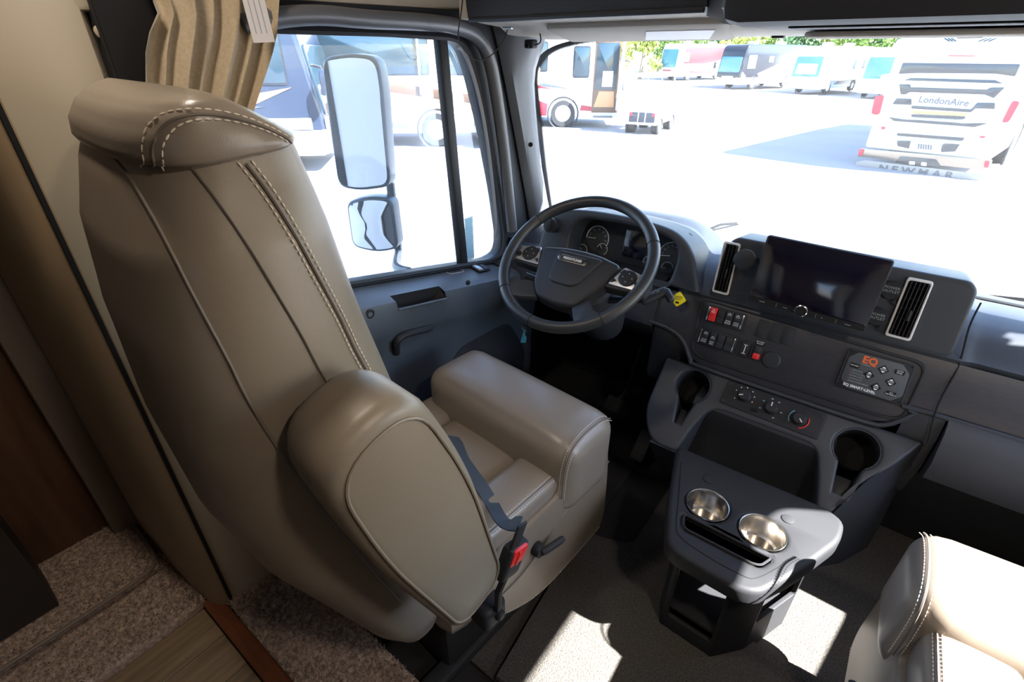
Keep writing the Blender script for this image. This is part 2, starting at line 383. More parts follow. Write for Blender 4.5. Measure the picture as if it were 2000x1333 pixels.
# window switches and small vent set in the sill
SILL = ((-1.165, .79, .85), (.215, .192, 1))
def on_sill(px, py): return at(px, py, pl=SILL)
def sillM(px, py):
    p = on_sill(px, py); return frame(p+Vector((0, 0, .003)), (0, 1, -.192), (-1, 0, .215))
m = sillM(889, 531); v = obj('sill_vent', shape([roundpoly(rrect(-.042, -.014, .042, .014, .013), .001, 1), rrect(-.036, -.009, .036, .009, .008)], .008, .002), GREYTRIM, dl, M=m)
for k in range(5): obj('vent_rib', box((-.026+.013*k, 0, -.004), (.003, .017, .004)), BLACK, v, M=m)
obj('vent_base', box((0, 0, -.006), (.08, .024, .002)), VOID, v, M=m)
m = sillM(937, 526); v = obj('switch_plate', prism(rrect(-.034, -.028, .034, .028, .005), 0, .005, .0015), BLACK, dl, M=m)
for x in (-.016, .016): obj('window_switch', box((x, 0, .006), (.026, .046, .007), .003), SATIN if x < 0 else PLASTIC, v, M=m)
m = sillM(972, 516); v = obj('mirror_switch_plate', prism(rrect(-.022, -.022, .022, .022, .004), 0, .005, .0015), BLACK, dl, M=m)
obj('mirror_switch', lathe([(.009, 0), (.008, .008), (0, .009)], 16), PLASTIC, v, M=m @ T((0, 0, .004)))
P = on_skin(913, 552); obj('door_bolt', lathe([(.009, 0), (.009, .005), (.006, .007), (0, .007)], 16, frame(P, (0, 1, 0), (0, 0, 1))), BLACK, dl)
P = on_skin(722, 613); obj('lock_button', lathe([(.014, 0), (.014, .004), (.009, .005), (.009, .001), (0, .001)], 18, frame(P, (0, 1, 0), (0, 0, 1))), BLACK, dl)
# grab bar and door pocket below
hb = [at(px, py, x=-1.085) for px, py in ((784, 650), (800, 640), (842, 636))]
obj('door_handle', tube(smooth([at(775, 690, x=-1.10), at(776, 668, x=-1.075), at(790, 655, x=-1.07), at(815, 648, x=-1.07), at(838, 642, x=-1.075), at(842, 636, x=-1.10)], 5), .011, 8), BLACK, dl)
obj('speaker_panel', prism(roundpoly([(.98, .06), (1.52, .06), (1.55, .30), (1.42, .50), (1.12, .50), (1.0, .34)], .06), 0, .014, .005).move(side_M(-1.125, 1)), PLASTIC_D, dl)
# glass, bars, gasket
wg = struct('window_1', prism(WIN, -.002, .002).move(side_M(-1.20, 1)), DOOR_GLASS)
b0, b1 = at(879, 74, x=-1.19), at(887, 515, x=-1.19)
dd = (b1-b0).normalized(); obj('division_bar', box((0, 0, 0), (.03, .035, (b1-b0).length+.03), .006), BLACK, wg, M=frame((b0+b1)/2, (1, 0, 0), Vector((0, 1, 0)))@R(math.degrees(math.atan2(-dd.y, -dd.z))*1.0, 'X'))
gasket = [Vector((-1.176, p[0], p[1])) for p in WIN]
obj('window_gasket', tube(gasket, .009, 6, True), BLACK, wg)
obj('vent_gasket', tube(smooth([at(px, py, x=-1.172) for px, py in ((893, 92), (905, 100), (925, 150), (945, 235), (960, 340), (968, 430), (966, 462))], 4), .006, 6), GREYTRIM, wg)
st = obj('window_sticker', box((0, 0, 0), (.044, .16, .0006)), mat('sticker_film', '#c7dbe2', .6), wg, M=frame(at(917, 467, x=-1.192), (0, 1, 0), (0, .06, 1)))
for k in range(22): obj('print_line', box(((random.random()-.5)*.004, .072-k*.0067, .001), (.036-random.random()*.006, .0026, .0004)), BLUEP, st, M=st.matrix_basis)
# moulding round the door opening
struct('wall_kick_left', box((-1.19, 1.82, .36), (.05, .6, .9)), PLASTIC_D); struct('wall_kick_right', box((.95, 1.82, .36), (.05, .6, .9)), PLASTIC_D)
mo = [at(px, py, x=-1.15) for px, py in ((470, 52), (530, 36), (620, 30), (720, 38), (830, 44), (890, 52), (930, 72), (955, 115), (970, 190), (985, 300), (995, 400), (1000, 450))]
obj('door_moulding', tube(smooth(mo, 5), .021, 10), mat('moulding_grey', '#5b5c5f', .35), dl)
# A pillar
zsA = [.70, .80, .92, 1.05, 1.18, 1.28, 1.35, 1.40, 1.44, 1.48, 1.54]
QP = [(-1.139, 1.80, .70), (-1.139, 1.80, .73), (-1.153, 1.76, .862), (-1.163, 1.73, .972), (-1.169, 1.70, 1.086), (-1.169, 1.67, 1.219), (-1.167, 1.645, 1.341), (-1.150, 1.63, 1.406), (-1.115, 1.615, 1.46), (-1.075, 1.61, 1.54)]
qi = lambda k, z: interp([q[2] for q in QP], [q[k] for q in QP], z)
pa, qa = [], []
for z in zsA:
    t = (1.54-z)/.84
    pa.append(Vector((-1.175, 1.43+.27*t**.9, z)))
    qa.append(Vector((qi(0, z), qi(1, z), z)))
rings = []
for p, q in zip(pa, qa):
    dx = Vector((.040, -.02, 0))
    rings.append([p+Vector((-.05, .03, 0)), p+Vector((0, -.005, 0)), p+Vector((.028, .008, 0)), p.lerp(q, .3)+dx*.75, p.lerp(q, .55)+dx*.95, p.lerp(q, .8)+dx*.75, q+Vector((.006, -.012, 0)), q+Vector((.0, .008, 0)), q+Vector((-.05, .05, 0)), p+Vector((-.08, .1, 0))])
ap = struct('trim_1', loft(rings), mat('pillar_trim', '#6a6d72', .4, bump=(1300, .1)))
for px, py in ((1018, 175), (1036, 282)):
    P = at(px, py, pl=((-1.10, 1.60, 1.2), (.6, -.8, 0))); obj('screw_hole', lathe([(.0, -.001), (.008, -.001), (.0085, .0015), (.0065, .002), (.006, .0005)], 16, frame(P+Vector((.004, -.005, 0)), (.8, .6, 0), (0, 0, 1))), VOID, ap)
rr = [[Vector((2*CX-p.x, p.y, p.z)) for p in q] for q in rings]
struct('trim_2', loft(rr), MATS['pillar_trim'])
# windshield
bot = [(-1.25, 1.78, .80), (-1.17, 1.88, .795), (-.95, 1.97, .795), (-.55, 2.03, .795), (CX, 2.05, .795)]
top = [(-1.10, 1.585, 1.515), (-1.04, 1.63, 1.51), (-.88, 1.675, 1.505), (-.5, 1.715, 1.50), (CX, 1.725, 1.50)]
mir = lambda L: [Vector(p) for p in L]+[Vector((2*CX-p[0], p[1], p[2])) for p in L[-2::-1]]
B, Tp = smooth(mir(bot), 4), smooth(mir(top), 4)
ws = struct('window_2', loft([[b.lerp(t, k/8)+Vector((0, .05*math.sin(PI*k/8), 0)) for b, t in zip(B, Tp)] for k in range(9)], closed=False), WS_GLASS)
# black ceramic border with its halftone edge
fm = bpy.data.materials.new('ceramic_frit'); fm.use_nodes = True; n = fm.node_tree; bs = n.nodes['Principled BSDF']; bs.inputs['Base Color'].default_value = (.012, .012, .014, 1); bs.inputs['Roughness'].default_value = .4
uv = n.nodes.new('ShaderNodeUVMap'); uv.uv_map = 'uv'; mp = n.nodes.new('ShaderNodeMapping'); mp.inputs['Scale'].default_value = (1, 1, 1); mp.inputs['Rotation'].default_value = (0, 0, PI/4)
fr = n.nodes.new('ShaderNodeVectorMath'); fr.operation = 'FRACTION'; sb = n.nodes.new('ShaderNodeVectorMath'); sb.operation = 'SUBTRACT'; sb.inputs[1].default_value = (.5, .5, 0)
ln_ = n.nodes.new('ShaderNodeVectorMath'); ln_.operation = 'LENGTH'; sx = n.nodes.new('ShaderNodeSeparateXYZ'); mr = n.nodes.new('ShaderNodeMapRange')
mr.inputs['From Min'].default_value = 2.0; mr.inputs['From Max'].default_value = 8.0; mr.inputs['To Min'].default_value = .08; mr.inputs['To Max'].default_value = .75
sc = n.nodes.new('ShaderNodeVectorMath'); sc.operation = 'MULTIPLY'; sc.inputs[1].default_value = (1, 1, 0)
lt = n.nodes.new('ShaderNodeMath'); lt.operation = 'LESS_THAN'
n.links.new(uv.outputs[0], mp.inputs[0]); n.links.new(mp.outputs[0], fr.inputs[0]); n.links.new(fr.outputs[0], sb.inputs[0]); n.links.new(sb.outputs[0], sc.inputs[0]); n.links.new(sc.outputs[0], ln_.inputs[0])
n.links.new(uv.outputs[0], sx.inputs[0]); n.links.new(sx.outputs[0], mr.inputs['Value']); n.links.new(ln_.outputs['Value'], lt.inputs[0]); n.links.new(mr.outputs[0], lt.inputs[1]); n.links.new(lt.outputs[0], bs.inputs['Alpha'])
def frit(path, inward, width, name):
    me = bpy.data.meshes.new(name); vs, fs, us = [], [], []; acc = 0; K = 9
    for i, (p, q) in enumerate(zip(path, inward)):
        if i: acc += (p-path[i-1]).length
        for k in range(K):
            vs.append(tuple(p+(q-p).normalized()*width*(1-k/(K-1)))); us.append((k/(K-1)*width/.0042, acc/.0042))
    for i in range(len(path)-1):
        for k in range(K-1): fs.append((i*K+k, i*K+k+1, (i+1)*K+k+1, (i+1)*K+k))
    me.from_pydata(vs, [], fs); ul = me.uv_layers.new(name='uv')
    for lp in me.loops: ul.data[lp.index].uv = us[lp.vertex_index]
    me.materials.append(fm); o = bpy.data.objects.new(name, me); COL.objects.link(o); adopt(o, ws)
fp = smooth([at(px, py, y=yy) for px, py, yy in ((1075, 440, 1.80), (1058, 330, 1.77), (1046, 220, 1.73), (1040, 150, 1.70), (1048, 118, 1.69), (1070, 96, 1.685), (1105, 82, 1.69), (1160, 72, 1.70), (1260, 66, 1.705))], 5)
ce = at(1500, 300, y=1.75)
frit(fp, [Vector((p.x+.5, p.y+.02, min(p.z-.05, 1.2))) for p in fp], .05, 'ceramic_border')

# ------------------------------------------------ header over the windshield
hd = struct('trim_3', loft([[(x, 1.72, 1.487), (x, 1.60, 1.487), (x, 1.44, 1.497), (x, 1.40, 1.516), (x, 1.22, 1.53), (x, 1.22, 1.62), (x, 1.72, 1.62)] for x in (-1.12, -.8, -.38, 0, .92)]), HEADLINER)
wfront = struct('wall_front', box((CX, 1.74, 1.85), (2.2, .06, .68)), HEADLINER)
oc = thing('overhead_cabinet', 'dark grey overhead storage cabinet above the driver and the windshield', 'cabinet', (-.75, 1.3, 1.53))
prof = lambda x, y0, z0: [(x, 1.60, z0+.01), (x, y0+.03, z0), (x, y0+.005, z0+.008), (x, y0, z0+.03), (x, y0-.012, z0+.12), (x, y0-.01, z0+.35), (x, y0, z0+.56), (x, 1.60, z0+.56)]
obj('cabinet_body', loft([prof(x, 1.2, 1.522) for x in (-1.075, -.8, -.425)]), PLASTIC_D, oc)
obj('cabinet_lip', tube([(-1.07, 1.205, 1.525), (-.43, 1.205, 1.525)], .006, 6), PLASTIC, oc)
obj('cabinet_end', loft([[(-.425, 1.6, 1.51), (-.425, 1.21, 1.515), (-.425, 1.2, 2.08), (-.425, 1.6, 2.08)], [(-.35, 1.6, 1.50), (-.35, 1.1, 1.495), (-.35, 1.09, 2.08), (-.35, 1.6, 2.08)]]), PLASTIC_D, oc)
oc2 = thing('overhead_console', 'large black overhead console hanging lower in the middle of the header', 'cabinet', (.3, 1.1, 1.49))
q = lambda x, d: [(x, 1.60, 1.495+d), (x, 1.04+d, 1.487+d), (x, 1.01+d, 1.493+d), (x, 1.0+d, 1.515), (x, .99+d, 1.75), (x, 1.0+d, 2.08), (x, 1.60, 2.08)]
obj('console_body', loft([q(-.335, .02), q(-.325, .006), q(-.30, 0), q(0, 0), q(.5, 0), q(.93, 0)]), BLACK, oc2)
obj('console_slot', box((.22, 1.07, 1.4865), (.9, .03, .004)), VOID, oc2)
sv = thing('sun_visor', 'beige sun visor folded up against the header with a white label', 'visor', (-.7, 1.5, 1.49))
sv0 = [at(1085, 50, y=1.36), at(1432, 43, y=1.36), at(1415, 72, y=1.60), at(1105, 77, y=1.60)]
obj('visor_pad', prism(roundpoly([(-.93, 1.36), (-.425, 1.36), (-.475, 1.615), (-1.0, 1.615)], .03), 0, .016, .006).deform(lambda p: (p.x, p.y, p.z+1.4775+.028*(1.615-p.y)/.255-.0)), mat('visor_cloth', '#a79f93', .8), sv)
obj('visor_label', prism([(-.655, 1.43), (-.475, 1.43), (-.535, 1.575), (-.72, 1.575)], -.001, .0005).deform(lambda p: (p.x, p.y, p.z+1.4768+.028*(1.615-p.y)/.255)), LEADWHITE, sv)
obj('visor_clip', box((-.372, 1.62, 1.487), (.03, .02, .012), .003), BLACK, sv)
sv2 = thing('passenger_visor', 'second sun visor folded up above the passenger half of the windshield', 'visor', (.3, 1.55, 1.49))
obj('visor_pad', prism(rrect(-.28, 1.42, .5, 1.64, .04), 1.478, 1.49, .005), MATS['visor_cloth'], sv2)
obj('visor_pivot', box((.02, 1.66, 1.484), (.05, .03, .014), .004), BLACK, sv2)
# wire hanging from the header and small camera on the pillar
wr = [at(907, -30, x=-1.08), at(900, 30, x=-1.08), at(895, 70, x=-1.08), at(905, 95, x=-1.08), at(925, 115, x=-1.07), at(945, 117, x=-1.06), at(968, 100, x=-1.04), at(985, 75, x=-1.01), at(992, 55, x=-1.0)]
wi = thing('dangling_wire', 'thin black wire looping down from the header beside the pillar', 'wire', wr[-1])
obj('cable', tube(smooth(wr, 6), .0018, 6), BLACK, wi); obj('wire_clip', box(tuple(wr[-1]), (.03, .012, .006), .002), SATIN, wi)
P = at(1037, 86, x=-1.03)
sc_ = thing('pillar_camera', 'small black sensor camera with a short lead at the top of the pillar', 'camera', P)
obj('camera_body', cushion(tuple(P), (.016, .016, .012), .006, 4), BLACK, sc_); obj('camera_lens', lathe([(.007, 0), (.007, .006), (.004, .007), (0, .006)], 14, frame(P+Vector((.0, -.016, -.004)), (1, 0, 0), (0, 0, 1))), VOID, sc_)
obj('camera_lead', tube(smooth([P+Vector((.012, 0, -.004)), P+Vector((.035, 0, .005)), P+Vector((.03, 0, .03)), P+Vector((.012, -.01, .04))], 5), .002, 6), BLACK, sc_)

# ------------------------------------------------ curtain with its tag
def curtain():
    g = G(); ny, nz = 110, 26
    for j in range(nz+1):
        z = 1.78-.78*j/nz
        ye = interp([1.0, 1.25, 1.36, 1.47, 1.6, 1.8], [.47, .52, .585, .655, .70, .735], z); y0 = interp([1.0, 1.36, 1.5, 1.62, 1.8], [.36, .375, .42, .425, .39], z)
        pinch = .03*math.exp(-((z-1.52)/.035)**2); amp = interp([1.0, 1.4, 1.8], [.6, 1, .9], z)
        for i in range(ny+1):
            s = i/ny; fold = .011*math.sin(s*2*PI*6.4+1.3*math.sin(z*5+s*3))+.008*math.sin(s*2*PI*2.7+1+z)+.003*math.sin(s*2*PI*11+z*6)
            g.v.append(Vector((-1.135+fold*amp, y0+(ye-y0)*(s+.012*math.sin(s*2*PI*6.4+1.3*math.sin(z*5+s*3)+1.2))+pinch*(1-s)**4, z)))
    for j in range(nz):
        for i in range(ny): a = j*(ny+1)+i; g.f.append((a, a+1, a+ny+2, a+ny+1))
    return g
cu = tag(obj('curtain', curtain(), CURT, ang=180), 'tan cloth curtain gathered in soft folds behind the driver seat headrest', 'curtain')
m = frame(at(503, 30, x=-1.09), (0, 1, .05), (0, -.1, 1)); tg = obj('fabric_tag', box((0, 0, 0), (.045, .09, .0008)), mat('tag_white', '#d6cdc6', .8), cu, M=m)
for k in range(3): obj('print_line', box((-.012+.011*k, 0, .0008), (.0018, .06, .0003)), PRINTGREY, tg, M=m)
obj('gap_shade_panel', box((-1.176, .425, 1.5), (.012, .11, 1.2)), VOID, wl)  # black panel standing in for the shade between post and curtain
obj('gap_shade_filler', box((-1.24, .415, 1.05), (.06, .07, 2.1)), VOID, wl)  # black filler carrying the gap's shade down and stopping outside light
# ---------------------------------------------------------------- seats (built about the driver's, mirrored for the passenger's)
SX = -.74
def seat(label, group, m, cx, dy, yaw):
    ca, sa = math.cos(math.radians(yaw)), math.sin(math.radians(yaw))
    def f(p):
        x, y = p[0]-SX, p[1]-.65; x, y = x*ca+y*sa, -x*sa+y*ca
        return Vector((cx+m*x, y+.65+dy, p[2]))
    sx = lambda g: G.deform(g, f)
    th = thing('captain_seat', label, 'seat', f((SX, .65, 0)), group)
    def ring(z, yr, yf, hx, n=44, e=2.8, xc=SX):
        yc, hy = (yr+yf)/2, (yf-yr)/2; o = []
        for i in range(n):
            a = 2*PI*i/n; c, s = math.cos(a), math.sin(a)
            o.append(Vector((xc+hx*math.copysign(abs(c)**(2/e), c), yc+hy*math.copysign(abs(s)**(2/e), s), z)))
        return o
    BZ = [.31, .34, .40, .55, .70, .85, 1.0, 1.15, 1.26, 1.33, 1.366]
    YR = [.365, .34, .30, .24, .178, .135, .116, .114, .128, .152, .170]
    YF = [.46, .49, .52, .54, .53, .495, .450, .405, .380, .362, .352]
    HX = [.215, .235, .25, .262, .264, .262, .26, .252, .240, .220, .214]
    def side(z, y, off=.0015, zt=(BZ, YR, YF, HX), e=2.8):
        a, b, h = (interp(zt[0], q, z) for q in zt[1:]); yc, hy = (a+b)/2, (b-a)/2
        t = min(.995, abs((y-yc)/hy)); return Vector((SX+h*(1-t**e)**(1/e)+off, y, z))
    zz = [BZ[0]+(BZ[-1]-BZ[0])*i/44 for i in range(45)]
    zz = sorted(set(zz+BZ))
    dl_ = lambda z: interp([.7, .85, 1.0, 1.15, 1.3], [0, .008, .018, .027, .030], z)
    sb = lambda g: sx(G.deform(g, lambda p: (p[0], p[1]+dl_(p[2])-interp([1.1, 1.33], [.02, .007], p[2])*(p[0]-SX)/.26, p[2])))
    bk = obj('backrest', sb(loft([ring(z, interp(BZ, YR, z), interp(BZ, YF, z), interp(BZ, HX, z)) for z in zz])), LEATHER_D, th)
    # headrest roll
    HZ = [1.354, 1.357, 1.363, 1.379, 1.396, 1.408, 1.415, 1.419]
    hr = [.166, .160, .157, .161, .176, .196, .214, .228]
    hf = [.345, .349, .347, .327, .299, .275, .255, .234]
    hh = [.214, .218, .220, .220, .217, .209, .192, .160]
    def hside(z, y, off=.0015): return side(z, y, off, (HZ, hr, hf, hh), 3.2)
    hz = smooth([(HZ[i], 0, 0) for i in range(8)], 3)
    sh = lambda g: sx(G.deform(g, lambda p: (p[0]+.005, p[1]+.03-.006*(p[0]-SX)/.26, p[2]+.06*(p[1]-.25)*interp([1.362, 1.395], [1, 0], p[2]))))
    obj('headrest', sh(loft([ring(p.x, interp(HZ, hr, p.x), interp(HZ, hf, p.x), interp(HZ, hh, p.x), 56, 3.2) for p in hz])), LEATHER, th)
    # seams down the side of the backrest
    Lc = [(1.35, .165), (1.30, .167), (1.22, .176), (1.06, .207), (.90, .25), (.72, .31), (.55, .36)]
    Mc = [(1.348, .208), (1.27, .233), (1.13, .277), (.98, .322), (.80, .37)]
    Rc = [(1.348, .250), (1.31, .266), (1.235, .292), (1.09, .342), (.95, .388), (.80, .425)]
    R2 = [(z, y+.014) for z, y in Rc]
    sm = lambda c: [side(p.x, p.y) for p in smooth([(a, b, 0) for a, b in c], 10)]
    obj('side_piping', sb(tube(sm(Lc), .002, 6)), PIPING, bk)
    obj('centre_seam', sb(tube(sm(Mc), .0012, 5)), SEAM, bk)
    obj('edge_seam', sb(tube(sm([(z, y+.007) for z, y in Rc]), .0022, 5)), PIPING, bk)
    for c in (Rc, R2): obj('stitching', sb(stitches(sm(c), .0085, .0062, .0011)), THREAD, bk, kind='stuff')
    hd_ = bpy.data.objects[[o.name for o in th.children if o.name.startswith('headrest')][0]]
    arch = [(1.352, .175), (1.364, .174), (1.379, .178), (1.391, .187), (1.400, .200), (1.4035, .218), (1.401, .240), (1.394, .263), (1.384, .284), (1.371, .304), (1.358, .318)]
    ar = [hside(p.x, p.y) for p in smooth([(a, b, 0) for a, b in arch], 10)]
    cz, cy = 1.358, .255
    inn = [hside(p.x, p.y) for p in smooth([(cz+(a-cz)*.80, cy+(b-cy)*.86, 0) for a, b in arch], 10)]
    mid = [hside(p.x, p.y, .0008) for p in smooth([(cz+(a-cz)*.89, cy+(b-cy)*.93, 0) for a, b in arch], 10)]
    obj('headrest_seam', sh(tube(mid, .0017, 5)), PIPING, hd_)
    for c in (ar, inn): obj('stitching', sh(stitches(c, .0085, .006, .001)), THREAD, hd_, kind='stuff')
    # cushion: base, centre panel, bolsters, front roll
    obj('cushion_base', sx(cushion((SX+.005, .73, .37), (.262, .29, .10), .035, 8, (.004, .004, 0))), LEATHER_D, th)
    obj('seat_panel', sx(cushion((SX+.005, .66, .447), (.137, .23, .058), .03, 10, (0, 0, .012))), LEATHER, th)
    ba = obj('seat_bolster', sx(cushion((SX+.2, .655, .463+(.05 if m < 0 else 0)), (.068, .235, .062), .03, 10, (0, 0, .008))), LEATHER, th)
    obj('seat_bolster', sx(cushion((SX-.195, .655, .447), (.068, .235, .066), .03, 10, (0, 0, .010))), LEATHER, th)
    fr_ = obj('thigh_roll', sx(cushion((SX+.025, .918, .505), (.277, .112, .122), .055, 14, (.0, .006, .012))), LEATHER, th)
    xe = SX+.2+.062
    for d in (0, .012):
        obj('stitching', sx(stitches([Vector((xe-.012+d*.9, y, .525+(.05 if m < 0 else 0)-(d*.55))) for y in (.50, .6, .7, .8, .84)], .008, .0055, .001)), THREAD, ba, kind='stuff')
    obj('edge_seam', sx(tube([Vector((xe-.006, y, .5225+(.05 if m < 0 else 0))) for y in (.47, .6, .7, .82)], .0018, 5)), PIPING, ba)
    # double row round the end of the thigh roll
    xr = SX+.025+.277
    arc = [(.805, .47), (.806, .53), (.815, .585), (.838, .617), (.87, .632), (.92, .638), (.97, .632), (1.005, .612)]
    for off, k in ((-.012, 0), (-.028, 1)):
        pt = [Vector((xr+off+.004, .918+(y-.918)*(1.0 if k else .975), .505+(z-.505)*(1.0 if k else .965))) for y, z in [(p.x, p.y) for p in smooth([(a, b, 0) for a, b in arc], 8)]]
        obj('stitching', sx(stitches(pt, .008, .0055, .001)), THREAD, fr_, kind='stuff')
    obj('end_seam', sx(tube([Vector((xr-.018+.003, .918+(y-.918)*.99, .505+(z-.505)*.985)) for y, z in [(p.x, p.y) for p in smooth([(a, b, 0) for a, b in arc], 8)]], .0022, 5)), PIPING, fr_)
    # padded skirt on the inboard side
    out = roundpoly([(.50, .47), (.80, .475), (.825, .53), (1.02, .55), (1.045, .40), (1.06, .20), (1.035, .14), (.93, .145), (.74, .175), (.62, .22), (.54, .28), (.50, .32)], [.02, .02, .03, .05, .05, .05, .05, .06, .06, .05, .05, .03], 4)
    skx = lambda y, z: SX+.27+.0125+.02*max(0, (.45-z)/.3)*(.5+.5*math.sin((y-.5)*9))
    sk_ = obj('seat_skirt', sx(prism(out, -.015, .012, .009).move(side_M(SX+.27, 1)).deform(lambda p: (p.x+.02*max(0, (.45-p.z)/.3)*(.5+.5*math.sin((p.y-.5)*9)), p.y, p.z))), LEATHER_D, th)
    obj('hem_stitching', sx(stitches([Vector((skx(p.x, p.y), p.x, p.y)) for p in smooth([(1.03, .155, 0), (.93, .157, 0), (.74, .187, 0), (.62, .232, 0), (.50, .31, 0)], 8)], .009, .006, .001)), THREAD, sk_, kind='stuff')
    obj('side_seam', sx(tube([Vector((skx(p.x, p.y)-.001, p.x, p.y)) for p in smooth([(.52, .33, 0), (.66, .33, 0), (.85, .40, 0), (1.04, .43, 0)], 6)], .0018, 5)), PIPING, sk_)
    # inner front skirt and pedestal
    obj('front_skirt', sx(cushion((SX+.01, 1.01, .29), (.255, .02, .15), .015, 5)), LEATHER_D, th)
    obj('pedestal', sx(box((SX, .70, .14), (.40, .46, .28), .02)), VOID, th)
    obj('seat_rail', sx(box((SX+.19, .70, .02), (.05, .6, .04), .008)), BLACK, th)
    def li(w):   # world point of the driver's seat to seat coordinates
        x, y = w[0]+.74, w[1]-.65; c5, s5 = math.cos(math.radians(5)), math.sin(math.radians(5)); return Vector((SX+x*c5-y*s5, .65+x*s5+y*c5, w[2]))
    # lever
    LV = li(at(1052, 1075, x=-.44)); LE = li(at(1092, 1048, x=-.42)); BU = li(at(998, 1092, x=-.39))
    lv = obj('recline_lever', sx(G().add(lathe([(.016, 0), (.02, .012), (.017, .04), (0, .042)], 16, frame((LV.x-.03, LV.y, LV.z), (0, 1, 0), (0, 0, 1)))).add(
        cushion((0, 0, 0), ((LE-LV).length*.55, .013, .009), .008, 4), frame((LV+LE)/2+Vector((.012, 0, 0)), LE-LV, (.4, 0, 1)))), BLACK, th)
    # flipped up armrest
    a = Vector((0, -.32, 1)).normalized(); b = Vector((0, 1, .32)).normalized()
    Mx = Matrix(((0, 0, 1, SX+.335), (b.y, a.y, 0,   .343 if m > 0 else .318), (b.z, a.z, 0, .872), (0, 0, 0, 1)))
    ol = roundpoly([(-.070, -.312), (.062, -.305), (.094, .03), (.072, .240), (-.075, .235), (-.092, .03)], [.05, .06, .2, .07, .07, .2], 7)
    am = obj('armrest', sx(prism(ol, -.036, .058, .024, 4).deform(lambda p: (p.x, p.y, p.z-.03*max(0, (p.y-.05)/.2)*max(0, min(1, (.02-p.z)/.05)))).move(Mx)), LEATHER_D, th)
    pin = [Mx @ Vector((p[0]*.83, p[1]*.91-.004, .0582)) for p in ol]
    obj('panel_piping', sx(tube(pin, .0024, 6, True)), LEATHER_D, am)
    obj('armrest_pivot', sx(lathe([(.03, 0), (.03, .02), (0, .02)], 16, frame((SX+.265, .40, .70), (0, 1, 0), (0, 0, 1)))), BLACK, th)
    # belt, buckle, floor anchor
    bp = smooth([Vector((SX-.06, .515, .60)), Vector((SX+.01, .555, .556)), li(at(880, 860, z=.54)), li(at(905, 900, z=.54)), li(at(940, 950, z=.54)), li(at(964, 990, z=.536)), li(at(984, 1020, x=-.43)), BU+Vector((-.002, .03, .075))], 5)
    rib = []
    for a, p, b in zip(bp[:1]+bp[:-1], bp, bp[1:]+bp[-1:]):
        wv = (b-a).cross(Vector((.25, 0, 1)))  .normalized()*.0165; nv = wv.cross(b-a).normalized()*.0016
        if nv.z < 0: nv = -nv
        rib.append([p-wv-nv, p+wv-nv, p+wv+nv, p-wv+nv])
    obj('belt_strap', sx(loft(rib)), WEBBING, th)
    Mb = frame(BU, (0, .96, -.25), (.12, .25, .96))
    bu = obj('belt_buckle', sx(cushion((0, 0, 0), (.028, .045, .014), .008, 5).move(Mb)), BLACK, th)
    obj('release_button', sx(cushion((0, .022, .009), (.021, .022, .008), .005, 4).move(Mb)), RED, bu)
    obj('button_ridge', sx(box((-.006, .022, .0175), (.007, .036, .004), .0015).move(Mb)), RED, bu)
    obj('latch_tongue', sx(box((-.012, .07, .004), (.026, .07, .006), .002).move(Mb)), BLACK, bu)
    obj('buckle_stalk', sx(tube([BU+Vector((-.003, -.008, -.035)), BU+Vector((-.012, -.025, -.09)), li(at(972, 1190, x=-.43))], .008, 8)), BLACK, th)
    AN = li(at(965, 1200, x=-.44))
    an = obj('floor_anchor', sx(G().add(cushion(tuple(AN+Vector((-.02, 0, 0))), (.03, .035, .035), .015, 4)).add(lathe([(.013, 0), (.013, .008), (.008, .012), (0, .012)], 16, frame(AN+Vector((.01, .005, .005)), (0, 1, 0), (0, 0, 1))))), BLACK, th)
    obj('tuft_loop', sx(tube([Vector((SX+.125, .555, .506)), Vector((SX+.135, .59, .511)), Vector((SX+.148, .62, .506))], .003, 6)), THREAD, th)
    return th
seat('taupe leather driver seat with high headrest and flipped up armrest beside the steering wheel', None, 1, -.74, 0, 5)
seat('taupe leather passenger seat in full sun at the bottom right corner', None, -1, .55, .045, 2)
# driver's shoulder belt hanging behind
tag(obj('shoulder_belt', loft([[p+Vector((-.002, -.024, 0)), p+Vector((-.002, .024, 0)), p+Vector((.002, .024, 0)), p+Vector((.002, -.024, 0))] for p in smooth([(-1.10, .46, 1.2), (-1.07, .56, .86), (-1.04, .63, .64), (-1.03, .66, .45)], 5)]), WEBBING), 'grey seat belt webbing hanging between the driver seat and the door', 'seat belt')
# ---------------------------------------------------------------- dashboard
da = thing('dashboard', 'charcoal dashboard with black woodgrain fascia under the windshield', 'dashboard', (CX, 1.5, .6))
W0 = Vector((0, 1.5, .785)); WD = Vector((0, .08, .185)).normalized()
WM_ = frame(W0, (1, 0, 0), WD)          # fascia plane: local x across, y up the slope, z out to the cabin
def wp(x, s, d=0): return WM_ @ Vector((x, s, d))
# upper pad, left to right
XS = [-1.14, -1.06, -1.0, -.94, -.62, -.52, -.47, -.44, -.40, -.2, .1, .235, .275, .33, .5, .96]
TZ = [.84, .84, .86, .93, .945, .93, .90, .875, .868, .868, .868, .868, .865, .865, .865, .865]
def pad(x, t):
    fy = 1.49 if x < .25 else 1.50
    if -1.03 < x < -.48: return [(x, 2.04, .79), (x, 1.95, .80), (x, 1.86, t-.035), (x, 1.78, t-.006), (x, 1.74, t-.004), (x, 1.70, t-.012), (x, 1.68, t-.035), (x, 1.66, min(t-.06, .83)), (x, 1.65, .79), (x, 1.65, .775), (x, 1.70, .74)]
    return [(x, 2.04, .79), (x, 1.95, .80), (x, 1.86, t-.035), (x, 1.76, t-.006), (x, 1.68, t), (x, 1.60, t-.012), (x, 1.555, t-.035), (x, fy+.03, min(t-.06, .83)), (x, fy+.005, .79), (x, fy+.01, .775), (x, 1.60, .74)]
pads = []
